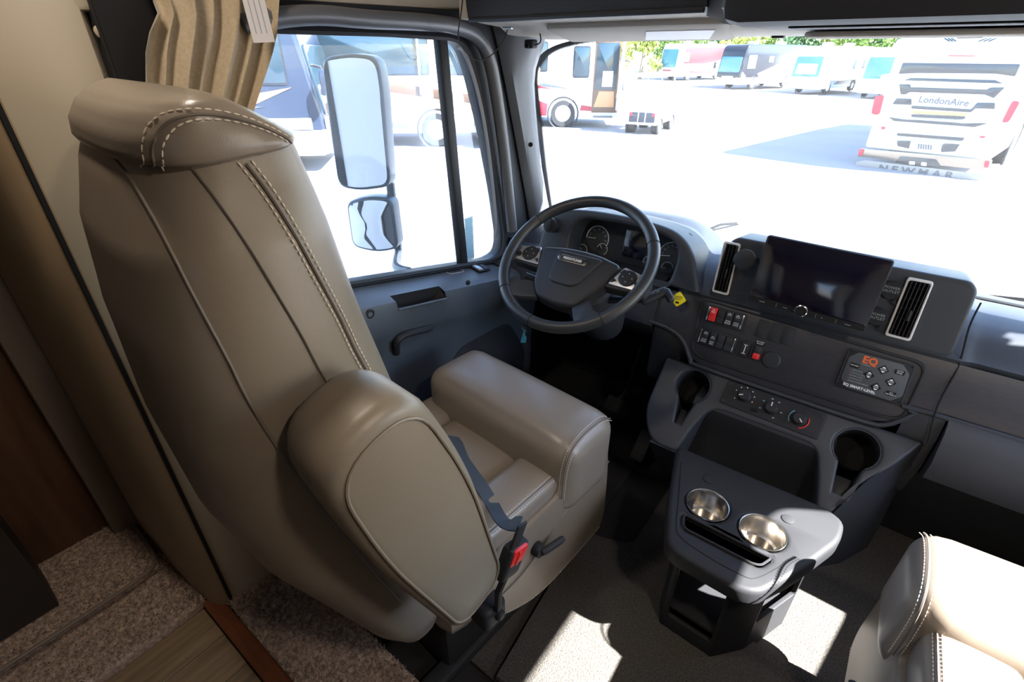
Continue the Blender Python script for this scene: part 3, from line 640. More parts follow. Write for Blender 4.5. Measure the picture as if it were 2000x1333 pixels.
for x, t in zip(XS, TZ): pads.append([Vector(p) for p in pad(x, t)])
sm_ = []
cols = [smooth([r[i] for r in pads], 4) for i in range(len(pads[0]))]
up = obj('upper_pad', loft([[c[k] for c in cols] for k in range(len(cols[0]))], closed=False), PLASTIC, da)
obj('defroster_slot', box((.2, 1.86, .832), (.9, .02, .01), .004), VOID, up)
# centre stack with two vents
st_ = obj('centre_stack', prism(roundpoly([(-.376, .0), (.232, .0), (.222, .175), (.205, .195), (-.335, .195), (-.352, .18)], [.012, .03, .03, .02, .02, .02]), -.16, .0, .012, 3), PLASTIC, da, M=frame((0, 1.497, .787), (1, 0, 0), (0, .16, 1)))
SM = frame((0, 1.497, .787), (1, 0, 0), (0, .16, 1))
for (c, w_, nsl) in ((-.3465+.005, .050, 3), (.1125, .056, 4)):
    q = [(c-w_/2, .020), (c+w_/2, .020), (c+w_/2-.004, .178), (c-w_/2-.002, .178)]
    vf = obj('air_vent', shape([roundpoly(q, .008), roundpoly([(c-w_/2+.006, .027), (c+w_/2-.006, .027), (c+w_/2-.009, .171), (c-w_/2+.004, .171)], .005)], .010, .0025).move(T((0, 0, .008))), SILVER, da, M=SM, label='silver framed air vent with upright black slats')
    obj('vent_well', box((c-.001, .099, .0012), (w_-.012, .146, .002)), VOID, vf, M=SM)
    for k in range(nsl+1):
        x = c-w_/2+.010+(w_-.022)*k/nsl
        obj('slat', box((0, .099, .006), (.0022, .142, .013), .0006, 1), BLACK, vf, M=SM @ T((x, 0, 0)) @ R(0, 'Y'))
    for k in range(5): obj('cross_slat', box((c, .045+.027*k, .0035), (w_-.014, .002, .004)), BLACK, vf, M=SM)
    obj('thumb_tab', box((c+.004, .085, .013), (.006, .028, .005), .002), PLASTIC_D, vf, M=SM)
for (x, y) in ((.062, .137), (.055, .062)):
    oc_ = obj('power_outlet_cap', lathe([(.024, 0), (.0245, .004), (.022, .007), (0, .0075)], 24), BLACK, da, M=SM @ T((x, y, 0)))
    obj('cap_tab', prism(roundpoly([(.004, -.030), (.014, -.020), (.022, -.034), (.016, -.036)], .003), 0, .005, .001), BLACK, oc_, M=SM @ T((x, y, 0)))
    text('POWER\nOUTLET', .0095, SM @ T((x, y+.002, .0078)), PRINTGREY, oc_)
dk = obj('round_mount', G().add(lathe([(.030, 0), (.030, .005), (.027, .007), (0, .007)], 28, T((0, 0, .035)))).add(lathe([(.008, 0), (.008, .036)], 12)), PLASTIC, da, M=SM @ T((-.293, .142, 0)), label='flat round pad on a short stem beside the left vent')
# fascia
fo = [(-.53, -.006), (.955, -.006), (.955, -.136), (.27, -.136), (.237, -.137), (.21, -.15), (.19, -.172), (.164, -.198), (.12, -.211), (-.06, -.213), (-.335, -.211), (-.365, -.2), (-.38, -.181), (-.40, -.155), (-.43, -.134), (-.476, -.122), (-.53, -.12)]
obj('wood_fascia', prism(fo, -.02, 0, .002), WOODBLK, da, M=WM_)
bd = smooth([wp(x, s-.006, .002) for x, s in fo[2:3]+fo[4:]], 3)
obj('fascia_bead', tube(bd, .007, 8), PLASTIC, da)
ins = roundpoly([(-.386, -.012), (.190, -.030), (.186, -.176), (.15, -.186), (-.34, -.186), (-.372, -.166)], [.02, .03, .03, .03, .03, .03])
obj('fascia_inset', shape([roundpoly([(-.392, -.008), (.197, -.022), (.193, -.182), (.15, -.193), (-.345, -.193), (-.379, -.170)], .03), ins], .006, .002).move(T((0, 0, .004))), BLACK, da, M=WM_)
def rocker(x, s, w_, h, m, par, txt=None, icon=None, d=.006):
    M = WM_ @ T((x, s, d))
    g = loft([[(-w_/2, -h/2, 0), (w_/2, -h/2, 0), (w_/2, h/2, 0), (-w_/2, h/2, 0)], [(-w_/2+.001, -h/2+.001, .005), (w_/2-.001, -h/2+.001, .005), (w_/2-.001, h/2-.001, .005), (-w_/2+.001, h/2-.001, .005)]])
    g.add(prism([(-w_/2+.001, -.002), (w_/2-.001, -.002), (w_/2-.001, h/2-.001), (-w_/2+.001, h/2-.001)], .004, .0075, .001))
    o = obj('rocker_switch', g, m, par, M=M)
    if txt:
        for t, y in txt: text(t, .0062, M @ T((0, y, .0079 if y > 0 else .0053)), LEADWHITE, o)
    return o
def bank(x0, s0, items):
    w_ = .1065; b = obj('switch_bank', prism(rrect(x0-.003, s0-.050, x0+w_+.004, s0+.003, .004), .0005, .006, .001), BLACK, da, M=WM_)
    for xx in (x0+.002, x0+w_-.003): obj('chrome_bar', box((xx, s0-.0235, .009), (.005, .044, .006), .0015), CHROME, b, M=WM_)
    for k, (m, t) in enumerate(items): rocker(x0+.017+.0242*k, s0-.0235, .0225, .043, m, b, t)
    return b
b1_ = bank(-.359, -.0245, [(RED, None), (BLACK, None), (PLASTIC_D, [('PARK\nBRAKE', -.011)]), (PLASTIC_D, [('AXLE\nLOCK', -.011)])])
M = WM_ @ T((-.342, -.037, .0142)); obj('hazard_triangle', shape([[(-.006, -.005), (.006, -.005), (0, .006)], [(-.0038, -.0038), (.0038, -.0038), (0, .0035)]], .0006), LEADWHITE, bpy.data.objects['rocker_switch'], M=M)
b2_ = bank(-.361, -.0985, [(PLASTIC_D, [('STOP\nSTART', -.011)]), (PLASTIC_D, [('ENG\nBRK', -.012)]), (PLASTIC_D, None), (PLASTIC_D, None)])
for x, s in ((-.2945, -.036), (-.2700, -.036), (-.344, -.110), (-.3198, -.118)):
    M = WM_ @ T((x, s, .0142)); ic = obj('switch_icon', shape([rrect(-.005, -.0025, .005, .0025, .001), rrect(-.004, -.0017, .004, .0017, .0008)], .0005).add(box((0, .0042, -.0002), (.005, .0014, .0005))), LEADWHITE, b1_, M=M)
sg = obj('single_switch', prism(rrect(-.237, -.147, -.211, -.099, .004), 0, .007, .002), BLACK, da, M=WM_)
obj('switch_icon', G().add(box((-.224, -.123, .0075), (.0022, .022, .0008))).add(box((-.224, -.110, .0075), (.010, .002, .0008))).add(box((-.224, -.136, .0075), (.010, .002, .0008))), LEADWHITE, sg, M=WM_)
obj('label_plate', prism(rrect(-.203, -.099, -.176, -.086, .001), 0, .002), VOID, da, M=WM_)
text('BATTERY\nBOOST', .0056, WM_ @ T((-.1895, -.0925, .0024)), LEADWHITE, da)
ds = obj('battery_switch', prism(rrect(-.2, -.143, -.176, -.101, .003), 0, .006, .002), BLACK, da, M=WM_)
obj('switch_guard', box((-.188, -.114, .010), (.018, .022, .010), .002), PLASTIC_D, ds, M=WM_); obj('red_paddle', box((-.188, -.133, .011), (.019, .018, .012), .003), RED, ds, M=WM_)
obj('socket_cover', lathe([(.0245, 0), (.025, .004), (.022, .0065), (0, .007)], 28), PLASTIC_D, da, M=WM_ @ T((-.147, -.131, 0)))
for x0, x1 in ((-.212, -.182), (-.176, -.146), (-.142, -.112)):
    obj('blank_cover', prism(rrect(x0, -.078, x1, -.024, .002), 0, .0025, .001), BLACK, da, M=WM_)
# levelling pad
EQ = thing('leveling_control_panel', 'black leveling control pad with orange EQ letters and arrow keys on the fascia', 'control panel', wp(.098, -.09))
obj('mounting_plate', prism(roundpoly([(.022, -.036), (.173, -.036), (.176, -.147), (.022, -.147)], .008), .001, .006, .002), BLACK, EQ, M=WM_)
obj('key_overlay', prism(roundpoly([(.048, -.042), (.146, -.042), (.166, -.062), (.170, -.122), (.150, -.142), (.048, -.142), (.030, -.122), (.030, -.060)], .003), .006, .0072, .0004), mat('overlay_grey', '#44474b', .5), EQ, M=WM_)
obj('plate_edge', tube([Vector((p[0], p[1], .0064)) for p in roundpoly([(.025, -.039), (.170, -.039), (.173, -.144), (.025, -.144)], .006)], .0005, 4, True), PLASTIC, EQ, M=WM_)
for x, s in ((.030, -.043), (.166, -.043), (.169, -.139), (.029, -.139)): obj('screw', lathe([(.0028, 0), (.0028, .001), (.001, .001), (0, .0004)], 12), VOID, EQ, M=WM_ @ T((x, s, .006)))
text('EQ', .026, WM_ @ T((.078, -.057, .0074)), ORANGE, EQ, bold=.0010); text('SYSTEMS', .0055, WM_ @ T((.072, -.070, .0075)), PRINTGREY, EQ)
text('EQ SMART-LEVEL', .0098, WM_ @ Matrix.Translation((.077, -.1345, .0075)), LEADWHITE, EQ, bold=.0003)
for x, s, t in ((.049, -.079, 'POWER'), (.146, -.064, 'AUTO\nLEVEL'), (.146, -.124, 'ALL\nRETRACT')):
    k = obj('key', prism(rrect(-.0105, -.006, .0105, .006, .002), 0, .0016, .0006), VOID, EQ, M=WM_ @ T((x, s, .0072))); text(t, .0052, WM_ @ T((x, s, .0092)), LEADWHITE, k)
for x, s, t in ((.1115, -.069, 'FRONT'), (.0865, -.0925, 'LEFT'), (.136, -.095, 'RIGHT'), (.1105, -.119, 'REAR')):
    M = WM_ @ T((x, s, .0072)); k = obj('arrow_key', prism([(-.0125, 0), (0, -.0125), (.0125, 0), (0, .0125)], 0, .0014, .0005), VOID, EQ, M=M)
    obj('arrows', G().add(prism([(-.0052, .0035), (.0052, .0035), (0, .0085)], .0014, .0018)).add(prism([(-.0052, -.0035), (0, -.0085), (.0052, -.0035)], .0014, .0018)), LEADWHITE, k, M=M)
    text(t, .0050, M @ T((0, 0, .0017)), LEADWHITE, k)
for k, t in enumerate(('OPERATING', 'LOW VOLTAGE', 'EXCESS SLOPE', 'IGNITION ON', 'ENGAGE PARK BRAKE')):
    text(t, .0048, WM_ @ T((.046, -.0915-.0075*k, .0075)), PRINTGREY, EQ, 'LEFT'); obj('indicator', lathe([(.0009, 0), (0, .0006)], 8), ORANGE, EQ, M=WM_ @ T((.043, -.0915-.0075*k, .0072)))
# parking brake knob
pk_ = thing('parking_brake_knob', 'yellow diamond parking brake knob on the dash right of the steering wheel', 'knob', wp(-.452, -.026))
KM = WM_ @ T((-.452, -.030, 0)) @ R(4, 'Z')
obj('knob_stem', lathe([(.008, 0), (.008, .03)], 14), BLACK, pk_, M=KM)
kb = obj('knob_cap', prism(roundpoly([(-.026, 0), (0, -.026), (.026, 0), (0, .026)], .006), .026, .038, .003), YELLOW, pk_, M=KM)
text('PARKING\nBRAKE', .0068, KM @ T((0, .004, .0382)), VOID, kb); obj('knob_arrow', shape([roundpoly([(-.005, -.014), (.006, -.014), (.006, -.008), (-.001, -.008), (-.001, -.006), (-.006, -.010)], .001)], .0004), VOID, kb, M=KM @ T((0, 0, .0386)))
# lower dash right of the console, with its seams
def lowr(x): return [(x, 1.435, .655), (x, 1.405, .63), (x, 1.375, .555), (x, 1.385, .50), (x, 1.47, .455), (x, 1.53, .41), (x, 1.60, .30), (x, 1.72, .02), (x, 1.8, 0), (x, 1.8, .66)]
obj('lower_dash', loft([lowr(x) for x in (.274, .3, .5, .96)]), PLASTIC, da)
obj('lower_dash_corner', loft([[(x, 1.44, .655), (x, 1.425, .60), (x, 1.43, .5), (x, 1.5, .35), (x, 1.7, .35), (x, 1.7, .66)] for x in (.19, .27)]), PLASTIC, da)
for pts in ([at(1916, 592, y=1.56), at(1893, 640, y=1.52), at(1872, 716, y=1.497), at(1832, 792, y=1.44), at(1812, 866, y=1.40)],):
    obj('panel_seam', tube(smooth(pts, 4), .0022, 5), VOID, da)
# knee panel left of the stack
obj('knee_panel', loft([[(x, 1.49, .80), (x, 1.475, .74), (x, 1.44, .66), (x, 1.455, .63), (x, 1.56, .55), (x, 1.72, .50), (x, 1.75, .80)] for x in (-1.13, -.9, -.6, -.52)]), PLASTIC_D, da)
obj('kick_side', box((-.455, 1.58, .56), (.13, .26, .22), .02), PLASTIC_D, da)
obj('fascia_left', prism(roundpoly([(-1.10, .004), (-.52, .004), (-.52, -.118), (-.62, -.13), (-1.10, -.11)], .01), -.02, 0, .004), PLASTIC_D, da, M=WM_)
fw = struct('wall_firewall', box((CX, 1.99, .37), (2.2, .06, .80)), VOID)
# instrument hood and gauges
IM = frame((-.65, 1.515, .78), (1, 0, 0), (0, .22, 1))
arch = smooth([(-.36, 0, 0), (-.352, .09, 0), (-.315, .158, 0), (-.22, .190, 0), (-.06, .198, 0), (.09, .190, 0), (.16, .168, 0), (.205, .125, 0), (.235, .06, 0), (.255, .01, 0)], 5)
inner = [(-.235, .014), (-.235, .10), (-.22, .145), (-.18, .165), (-.05, .172), (.09, .164), (.14, .148), (.160, .115), (.158, .06), (.15, .014)]
inner = roundpoly(inner, .02)
obj('instrument_hood', shape([[(p.x, p.y) for p in arch], inner], .27, .014, 3).move(T((0, 0, .05))), PLASTIC, da, M=IM)
cl = obj('instrument_cluster', prism(rrect(-.24, .01, .165, .175, .02), -.06, -.05), BLACK, da, M=IM)
GAUGE = mat('gauge_face', '#2a2c2d', .5)
def gauge(px, py, r, a0, a1, ndl, nums=None, ring=True):
    P = at(px, py, pl=(IM @ Vector((0, 0, -.048)), IM.to_3x3() @ Vector((0, 0, 1)))); q = IM.inverted() @ P
    M = IM @ T((q.x, q.y, -.0495)); f = obj('gauge', lathe([(r, 0), (r, .001), (0, .001)], 36), GAUGE, cl, M=M)
    arc = [(r*.97*math.cos(math.radians(a0+(a1-a0)*i/30)), r*.97*math.sin(math.radians(a0+(a1-a0)*i/30)), .0018) for i in range(31)]
    obj('gauge_arc', tube(arc, r*.022+.0003, 5), LEADWHITE, f, M=M)
    tk = G()
    for i in range(17):
        a = math.radians(a0+(a1-a0)*i/16); tk.add(box((r*.89, 0, .0015), (r*.10, r*.018, .0006)), R(math.degrees(a), 'Z'))
    obj('tick_marks', tk, PRINTGREY, f, M=M, kind='stuff')
    nd = box((r*.38, 0, .003), (r*.85, r*.035, .0012)); obj('needle', nd, LEADWHITE, f, M=M @ R(ndl, 'Z')); obj('needle_hub', lathe([(r*.1, 0), (r*.1, .004), (0, .0045)], 12), BLACK, f, M=M)
    for a, t in nums or (): text(t, r*.21, M @ T((r*.70*math.cos(math.radians(a)), r*.70*math.sin(math.radians(a)), .0018)), PRINTGREY, f)
gauge(1167, 466, .046, 185, -25, 184, [(160, '5'), (125, '10'), (90, '15'), (55, '20'), (25, '25'), (-5, '30')])
gauge(1312, 500, .046, 200, -20, 190, [(175, '5'), (150, '15'), (124, '25'), (98, '35'), (72, '45'), (48, '55'), (24, '65'), (2, '75'), (-22, '85')])
gauge(1137, 488, .021, 170, -60, 150); gauge(1176, 487, .021, 170, -60, 130, [(120, '60'), (30, '120')]); gauge(1267, 512, .021, 200, 20, 195); gauge(1303, 524, .021, 190, 10, 188, [(100, '60')])
P = IM.inverted() @ at(1240, 480, pl=(IM @ Vector((0, 0, -.048)), IM.to_3x3() @ Vector((0, 0, 1))))
obj('info_display', prism(rrect(P.x-.042, P.y-.045, P.x+.042, P.y+.05, .004), -.05, -.048, .001), SCREEN, cl, M=IM)
# round headlight switch left of the cluster
P = at(1074, 440, y=1.47); M = frame(P, (1, 0, 0), (0, .22, 1))
hs = obj('headlight_switch', G().add(lathe([(.026, -.02), (.026, .004), (.020, .006), (0, .006)], 28)).add(cushion((0, 0, .012), (.006, .019, .009), .004, 4)), BLACK, da, M=M, label='round black headlight switch left of the gauges')
# ---------------------------------------------------------------- touchscreen
TA, TB, TC, TD = at(1500, 459, y=1.455), at(1744, 508, y=1.455), at(1692, 651, y=1.425), at(1458, 586, y=1.425)
tx = ((TB-TA)+(TC-TD)).normalized(); cn = (TA+TB+TC+TD)/4; TMx = frame(cn, tx, (TA-TD)+(TB-TC))
inv = TMx.inverted(); cs = [inv @ p for p in (TA, TB, TC, TD)]
wx = (abs(cs[0].x)+abs(cs[1].x)+abs(cs[2].x)+abs(cs[3].x))/4; hy = sum(abs(p.y) for p in cs)/4
ts = thing('touchscreen', 'large dark touchscreen standing proud of the dash between the two vents', 'screen', cn)
obj('screen_body', prism(rrect(-wx, -hy, wx, hy, .007), -.014, 0, .003), BLACK, ts, M=TMx)
obj('screen_panel', prism(rrect(-wx+.002, -hy+.016, wx-.002, hy-.002, .006), 0, .0012, .0005), SCREEN, ts, M=TMx)
obj('button_strip', prism(rrect(-wx+.002, -hy+.001, wx-.002, -hy+.015, .003), 0, .001), VOID, ts, M=TMx)
for x in (-.068, .078, .03): obj('strip_divider', box((x, -hy+.008, .0012), (.0006, .011, .0004)), PRINTGREY, ts, M=TMx)
for x, wd in ((-.105, .014), (-.045, .01), (-.02, .01), (.045, .004), (.105, .014)): obj('strip_mark', box((x, -hy+.0075, .0012), (wd, .0012, .0004)), PRINTGREY, ts, M=TMx)
kn = obj('volume_knob', lathe([(.0150, 0), (.0150, .006), (.0125, .007), (0, .0055)], 28), VOID, ts, M=TMx @ T((-.006, -hy+.012, .001)))
obj('knob_ring', lathe([(.0158, .0), (.0158, .0068), (.0138, .0078), (.0135, .0068)], 28, None, False), CHROME, kn, M=TMx @ T((-.006, -hy+.012, .001)))
obj('screen_mount', cushion((0, 0, 0), (.05, .04, .03), .01, 3), BLACK, ts, M=TMx @ T((0, -.01, -.035)))
# ---------------------------------------------------------------- steering wheel and column
tl = .634; wc = Vector((-.652, 1.136, .951)); SW = frame(wc, (1, 0, 0), (0, math.cos(tl), math.sin(tl)))
sw = thing('steering_wheel', 'four spoke black steering wheel with silver button pads', 'steering wheel', M=SW)
SWL = mat('wheel_leather', '#2c2e32', .38, bump=(1200, .15))
RM, rm = .2115, .0165
obj('rim', tube([(RM*math.cos(2*PI*i/72), RM*math.sin(2*PI*i/72), 0) for i in range(72)], rm, 14, True), SWL, sw, M=SW)
for a in (30, 150, 263, 277+40, 222, ): obj('rim_seam', tube([Vector((RM*math.cos(math.radians(a)), RM*math.sin(math.radians(a)), 0))+Vector((math.cos(math.radians(a))*math.cos(t)*(rm+.0003), math.sin(math.radians(a))*math.cos(t)*(rm+.0003), math.sin(t)*(rm+.0003))) for t in [2*PI*i/16 for i in range(16)]], .0011, 4, True), VOID, sw, M=SW)
dz = -.035
hub = roundpoly([(-.132, .030), (-.06, .044), (0, .048), (.06, .044), (.122, .030), (.108, -.034), (.075, -.088), (.058, -.128), (0, -.135), (-.064, -.128), (-.092, -.096), (-.113, -.034)], .014)
obj('airbag_cover', prism(hub, dz-.03, dz+.022, .012, 3), PLASTIC_D, sw, M=SW)
obj('cover_panel', prism(roundpoly([(-.072, .030), (.072, .030), (.040, -.060), (.022, -.076), (-.040, -.076), (-.058, -.062)], .014), dz+.016, dz+.028, .006, 3), PLASTIC_D, sw, M=SW)
def spoke(pts, z0, z1): return prism(roundpoly(pts, .010), z0, z1, .006, 2)
lift = lambda p: (p.x, p.y, p.z+.03*max(0, min(1, (math.hypot(p.x, p.y)-.12)/.08)))
obj('spoke', spoke([(-.215, .022), (-.120, .030), (-.105, -.040), (-.213, -.034)], dz-.026, dz+.012), PLASTIC_D, sw, M=SW)
obj('spoke', spoke([(.215, .018), (.115, .030), (.100, -.040), (.213, -.034)], dz-.026, dz+.012), PLASTIC_D, sw, M=SW)
obj('spoke', spoke([(-.100, -.080), (-.060, -.130), (-.10, -.150), (-.140, -.163), (-.178, -.118)], dz-.018, dz+.010).deform(lift), PLASTIC, sw, M=SW)
obj('spoke', spoke([(.050, -.128), (.078, -.080), (.115, -.120), (.158, -.135), (.150, -.156), (.10, -.190), (.080, -.165)], dz-.018, dz+.010).deform(lift), PLASTIC, sw, M=SW)
obj('lower_band', tube([(RM*.985*math.cos(math.radians(a)), RM*.985*math.sin(math.radians(a)), -.004) for a in range(215, 322, 4)], .0145, 10), PLASTIC, sw, M=SW)
for sgn in (-1, 1):
    pts = [(sgn*.208, .014), (sgn*.135, .029), (sgn*.112, -.032), (sgn*.212, -.032)]
    pd = obj('button_pad', prism(roundpoly(pts, .006), dz+.012, dz+.019, .003), SATIN, sw, M=SW, label='silver switch pad with black round buttons')
    c_ = sgn*.157; M = SW @ T((c_, -.003, dz+.019))
    obj('round_button', lathe([(.0235, 0), (.0235, .003), (.021, .004), (.008, .003), (0, .003)], 28), BLACK, pd, M=M)
    obj('ring_groove', lathe([(.0245, 0), (.0252, .0008), (.0245, .0014)], 28, None, False), PLASTIC_D, pd, M=M)
    obj('side_button', lathe([(.008, 0), (.008, .003), (0, .004)], 16), BLACK, pd, M=SW @ T((sgn*.190, -.014, dz+.019)))
    obj('corner_button', prism(roundpoly([(sgn*.137, .020), (sgn*.152, .017), (sgn*.130, .006)], .002), 0, .002), BLACK, pd, M=SW @ T((0, 0, dz+.019)))
    obj('corner_button', prism(roundpoly([(sgn*.122, -.012), (sgn*.132, -.018), (sgn*.118, -.027)], .002), 0, .002), BLACK, pd, M=SW @ T((0, 0, dz+.019)))
    for a in range(4): obj('button_mark', box((c_+.013*math.cos(a*PI/2), -.003+.013*math.sin(a*PI/2), dz+.0232), (.003, .003, .0006)), PRINTGREY, pd, M=SW)
bgM = SW @ T((-.012, .004, dz+.028))
bg_ = obj('badge', prism(roundpoly(rrect(-.047, -.0105, .047, .0105, .0104), .002, 1), 0, .003, .001), CHROME, sw, M=bgM, label='small oval chrome badge on the hub')
obj('badge_inlay', prism(rrect(-.037, -.0068, .037, .0068, .003), .003, .0034), BLACK, bg_, M=bgM); text('FREIGHTLINER', .0108, bgM @ T((0, 0, .0036)), LEADWHITE, bg_, bold=.0003, sx=.85)
obj('hub_core', lathe([(.05, 0), (.06, -.02), (.055, -.036)], 20), BLACK, sw, M=SW @ T((0, 0, dz-.03)))
co = thing('steering_shaft_housing', 'black steering column with shift stalk behind the wheel', 'steering column', wc+Vector((0, .15, -.15)))
ax = (SW.to_3x3() @ Vector((0, 0, -1)))
obj('column_shroud', loft([[SW @ Vector((r_*math.cos(2*PI*i/20)*1.15, r_*math.sin(2*PI*i/20), z)) for i in range(20)] for r_, z in ((.06, -.105), (.075, -.12), (.08, -.2), (.075, -.30), (.06, -.36))]), PLASTIC_D, co)
s0, s1, s2 = SW @ Vector((.05, -.02, -.15)), at(1262, 585, pl=(SW @ Vector((0, 0, -.11)), SW.to_3x3() @ Vector((0, 0, 1)))), at(1294, 572, pl=(SW @ Vector((0, 0, -.11)), SW.to_3x3() @ Vector((0, 0, 1))))
Ms = frame((s1+s2)/2, s2-s1, SW.to_3x3() @ Vector((0, 1, 0)))
sk = obj('shift_stalk', cushion((.0, 0, 0), (.038, .014, .010), .008, 5).add(cushion((.034, -.016, 0), (.010, .022, .010), .008, 4)), PLASTIC_D, co, M=Ms)
obj('stalk_arm', tube([s0, (s0+s1)/2, s1], [.012, .010, .010], 10), PLASTIC_D, co); text('D N R  LO', .0075, Ms @ T((0, .003, .0104)), PRINTGREY, sk)
obj('turn_stalk', tube([SW @ Vector((-.05, -.02, -.15)), SW @ Vector((-.14, -.03, -.12)), SW @ Vector((-.19, -.035, -.10))], [.009, .008, .010], 10), PLASTIC_D, co)
obj('tilt_bracket', tube([SW @ Vector(p) for p in ((-.125, -.075, -.06), (-.127, -.115, -.06), (-.105, -.12, -.06))], .003, 6), SATIN, co)
# key tag below the column
P = at(1024, 658, y=1.40); kt = thing('key_tag', 'pale blue paper tag on the ignition key under the steering wheel', 'tag', P)
obj('tag_card', prism([(-.014, -.030), (.012, -.022), (.010, .020), (.002, .03), (-.006, .03)], 0, .001), mat('tag_blue', '#58b7dc', .6), kt, M=frame(P, (1, 0, 0), (0, .2, 1)))
obj('key_ring', tube([P+Vector((.012*math.cos(a), 0, .04+.012*math.sin(a))) for a in [2*PI*i/14 for i in range(14)]], .001, 5, True), STEEL, kt)
obj('key_blade', box(tuple(P+Vector((.012, .002, .0))), (.016, .004, .05), .002), BLACK, kt)
# ---------------------------------------------------------------- dash bin with drink wells and heater controls
B0 = Vector((0, 1.42, .585)); BD = Vector((0, .14, .135)).normalized(); BM = frame(B0, (1, 0, 0), BD)
bn_ = thing('dash_bin', 'charcoal lower dash console with two drink wells and a scooped middle', 'console', B0+Vector((-.1, 0, -.1)))
def cupslot(cx, cy, r, sx0, sx1, sy):
    o = []
    for i in range(41):
        a = math.radians(-60+300*i/40); o.append((cx+r*math.cos(a), cy+r*math.sin(a)))
    a_, b_ = o[-1], o[0]
    return o[:-1]+[(a_[0]+.0, a_[1]), (sx0, sy), (sx1, sy), (b_[0], b_[1])]
oL = cupslot(-.331, -.069, .052, -.340, -.318, -.198); oR = cupslot(.121, -.081, .054, .104, .136, -.212)
outl = roundpoly([(-.442, -.006), (.250, -.004), (.205, -.095), (.150, -.175), (.118, -.272), (.082, -.272), (.066, -.20), (.036, -.112), (-.255, -.112), (-.283, -.19), (-.300, -.285), (-.385, -.285), (-.44, -.20)], [.01, .012, .03, .04, .02, .02, .05, .035, .04, .05, .02, .05, .05], 4)
obj('bin_body', shape([outl, oL, oR], .20, .009, 3).move(T((0, 0, .0))), PLASTIC, bn_, M=BM)
for (cx, cy, r) in ((-.331, -.069, .0525), (.121, -.081, .0545)):
    obj('drink_well', lathe([(r, -.004), (r, -.085), (r*.9, -.095), (0, -.095)], 32, None, False), VOID, bn_, M=BM @ T((cx, cy, 0)))
    obj('well_lip', tube([(r*math.cos(2*PI*i/40), r*math.sin(2*PI*i/40), -.004) for i in range(-6, 27)], .0022, 5), PLASTIC, bn_, M=BM @ T((cx, cy, 0))) 
for x0, x1, s0_, s1_ in ((-.342, -.314, -.200, -.145), (.100, .140, -.214, -.16)):
    obj('slot_floor', box(((x0+x1)/2, (s0_+s1_)/2, -.03), (x1-x0, s1_-s0_, .008), .002).deform(lambda p: (p.x, p.y, p.z-.25*(p.y-s0_))), PLASTIC, bn_, M=BM)
scp = lambda x: [(x, 1.352, .515), (x, 1.336, .500), (x, 1.334, .478), (x, 1.345, .43), (x, 1.352, .38), (x, 1.345, .33), (x, 1.34, .25), (x, 1.35, .05), (x, 1.46, .05), (x, 1.46, .515)]
obj('scoop', loft([scp(x) for x in (-.31, -.28, 0, .06, .075)]), BLACK, bn_)
sides = [[(-.385, 1.225, .39), (-.38, 1.30, .05), (-.30, 1.32, .05), (-.300, 1.225, .385)], ]
E_ = [(.246, 1.418, .578), (.170, 1.318, .487), (.122, 1.232, .400), (.100, 1.235, .31), (.105, 1.30, .14), (.115, 1.36, .0)]
F_ = [(.256, 1.50, .50), (.266, 1.53, .40), (.270, 1.55, .313), (.276, 1.57, .20), (.28, 1.58, .12), (.28, 1.59, .0)]
I_ = [(.03, 1.42, .56), (.05, 1.34, .47), (.062, 1.235, .392), (.062, 1.24, .31), (.08, 1.30, .14), (.09, 1.36, .0)]
obj('bin_side', loft([smooth(E_, 4), [Vector(e).lerp(Vector(f), .5)+Vector((.02, -.005, 0)) for e, f in zip(smooth(E_, 4), smooth(F_, 4))], smooth(F_, 4)], closed=False), PLASTIC, bn_)
obj('bin_leg', loft([smooth(E_[2:], 4), smooth(I_[2:], 4)], closed=False), PLASTIC, bn_)
obj('bin_leg', loft([[(-.385, 1.215, .385), (-.385, 1.25, .33), (-.38, 1.36, .16), (-.37, 1.5, .16), (-.37, 1.5, .40)], [(-.302, 1.215, .385), (-.302, 1.25, .33), (-.31, 1.36, .16), (-.31, 1.5, .16), (-.31, 1.5, .40)]]), PLASTIC, bn_)
hc = thing('climate_control_panel', 'black heater control strip with three round knobs', 'control panel', BM @ Vector((-.1, -.05, 0)))
obj('control_plate', prism(roundpoly([(-.238, -.014), (.034, -.018), (.032, -.096), (-.240, -.090)], .008), .0005, .0045, .0012), BLACK, hc, M=BM)
for x, s in ((-.229, -.023), (.024, -.027), (.022, -.087), (-.231, -.081)): obj('screw', lathe([(.0045, 0), (.0045, .0012), (.002, .0016), (.002, .0004), (0, .0004)], 14), PLASTIC_D, hc, M=BM @ T((x, s, .0045)))
for x, s, a in ((-.181, -.047, 205), (-.103, -.055, 92), (-.028, -.058, -45)):
    M = BM @ T((x, s, .0045)); k = obj('control_knob', lathe([(.0195, 0), (.0195, .004), (.0170, .006), (.0162, .018), (.014, .020), (0, .020)], 28), BLACK, hc, M=M)
    obj('pointer', box((.0085, 0, .0203), (.012, .0026, .0008)), LEADWHITE, k, M=M @ R(a, 'Z'))
arcp = lambda a0, a1: [(.0255*math.cos(math.radians(a0+(a1-a0)*i/14)), .0255*math.sin(math.radians(a0+(a1-a0)*i/14)), .0006) for i in range(15)]
M = BM @ T((-.028, -.058, .0045)); obj('cold_arc', tube(arcp(130, 215), .0016, 5), BLUEP, hc, M=M); obj('warm_arc', tube(arcp(25, -75), .0018, 5), RED, hc, M=M)
for a in (215, 160, 125, 90, 50, 15, -20): obj('fan_mark', box((-.181+.0275*math.cos(math.radians(a)), -.047+.0275*math.sin(math.radians(a)), .0048), (.003, .003, .0006)), LEADWHITE, hc, M=BM)
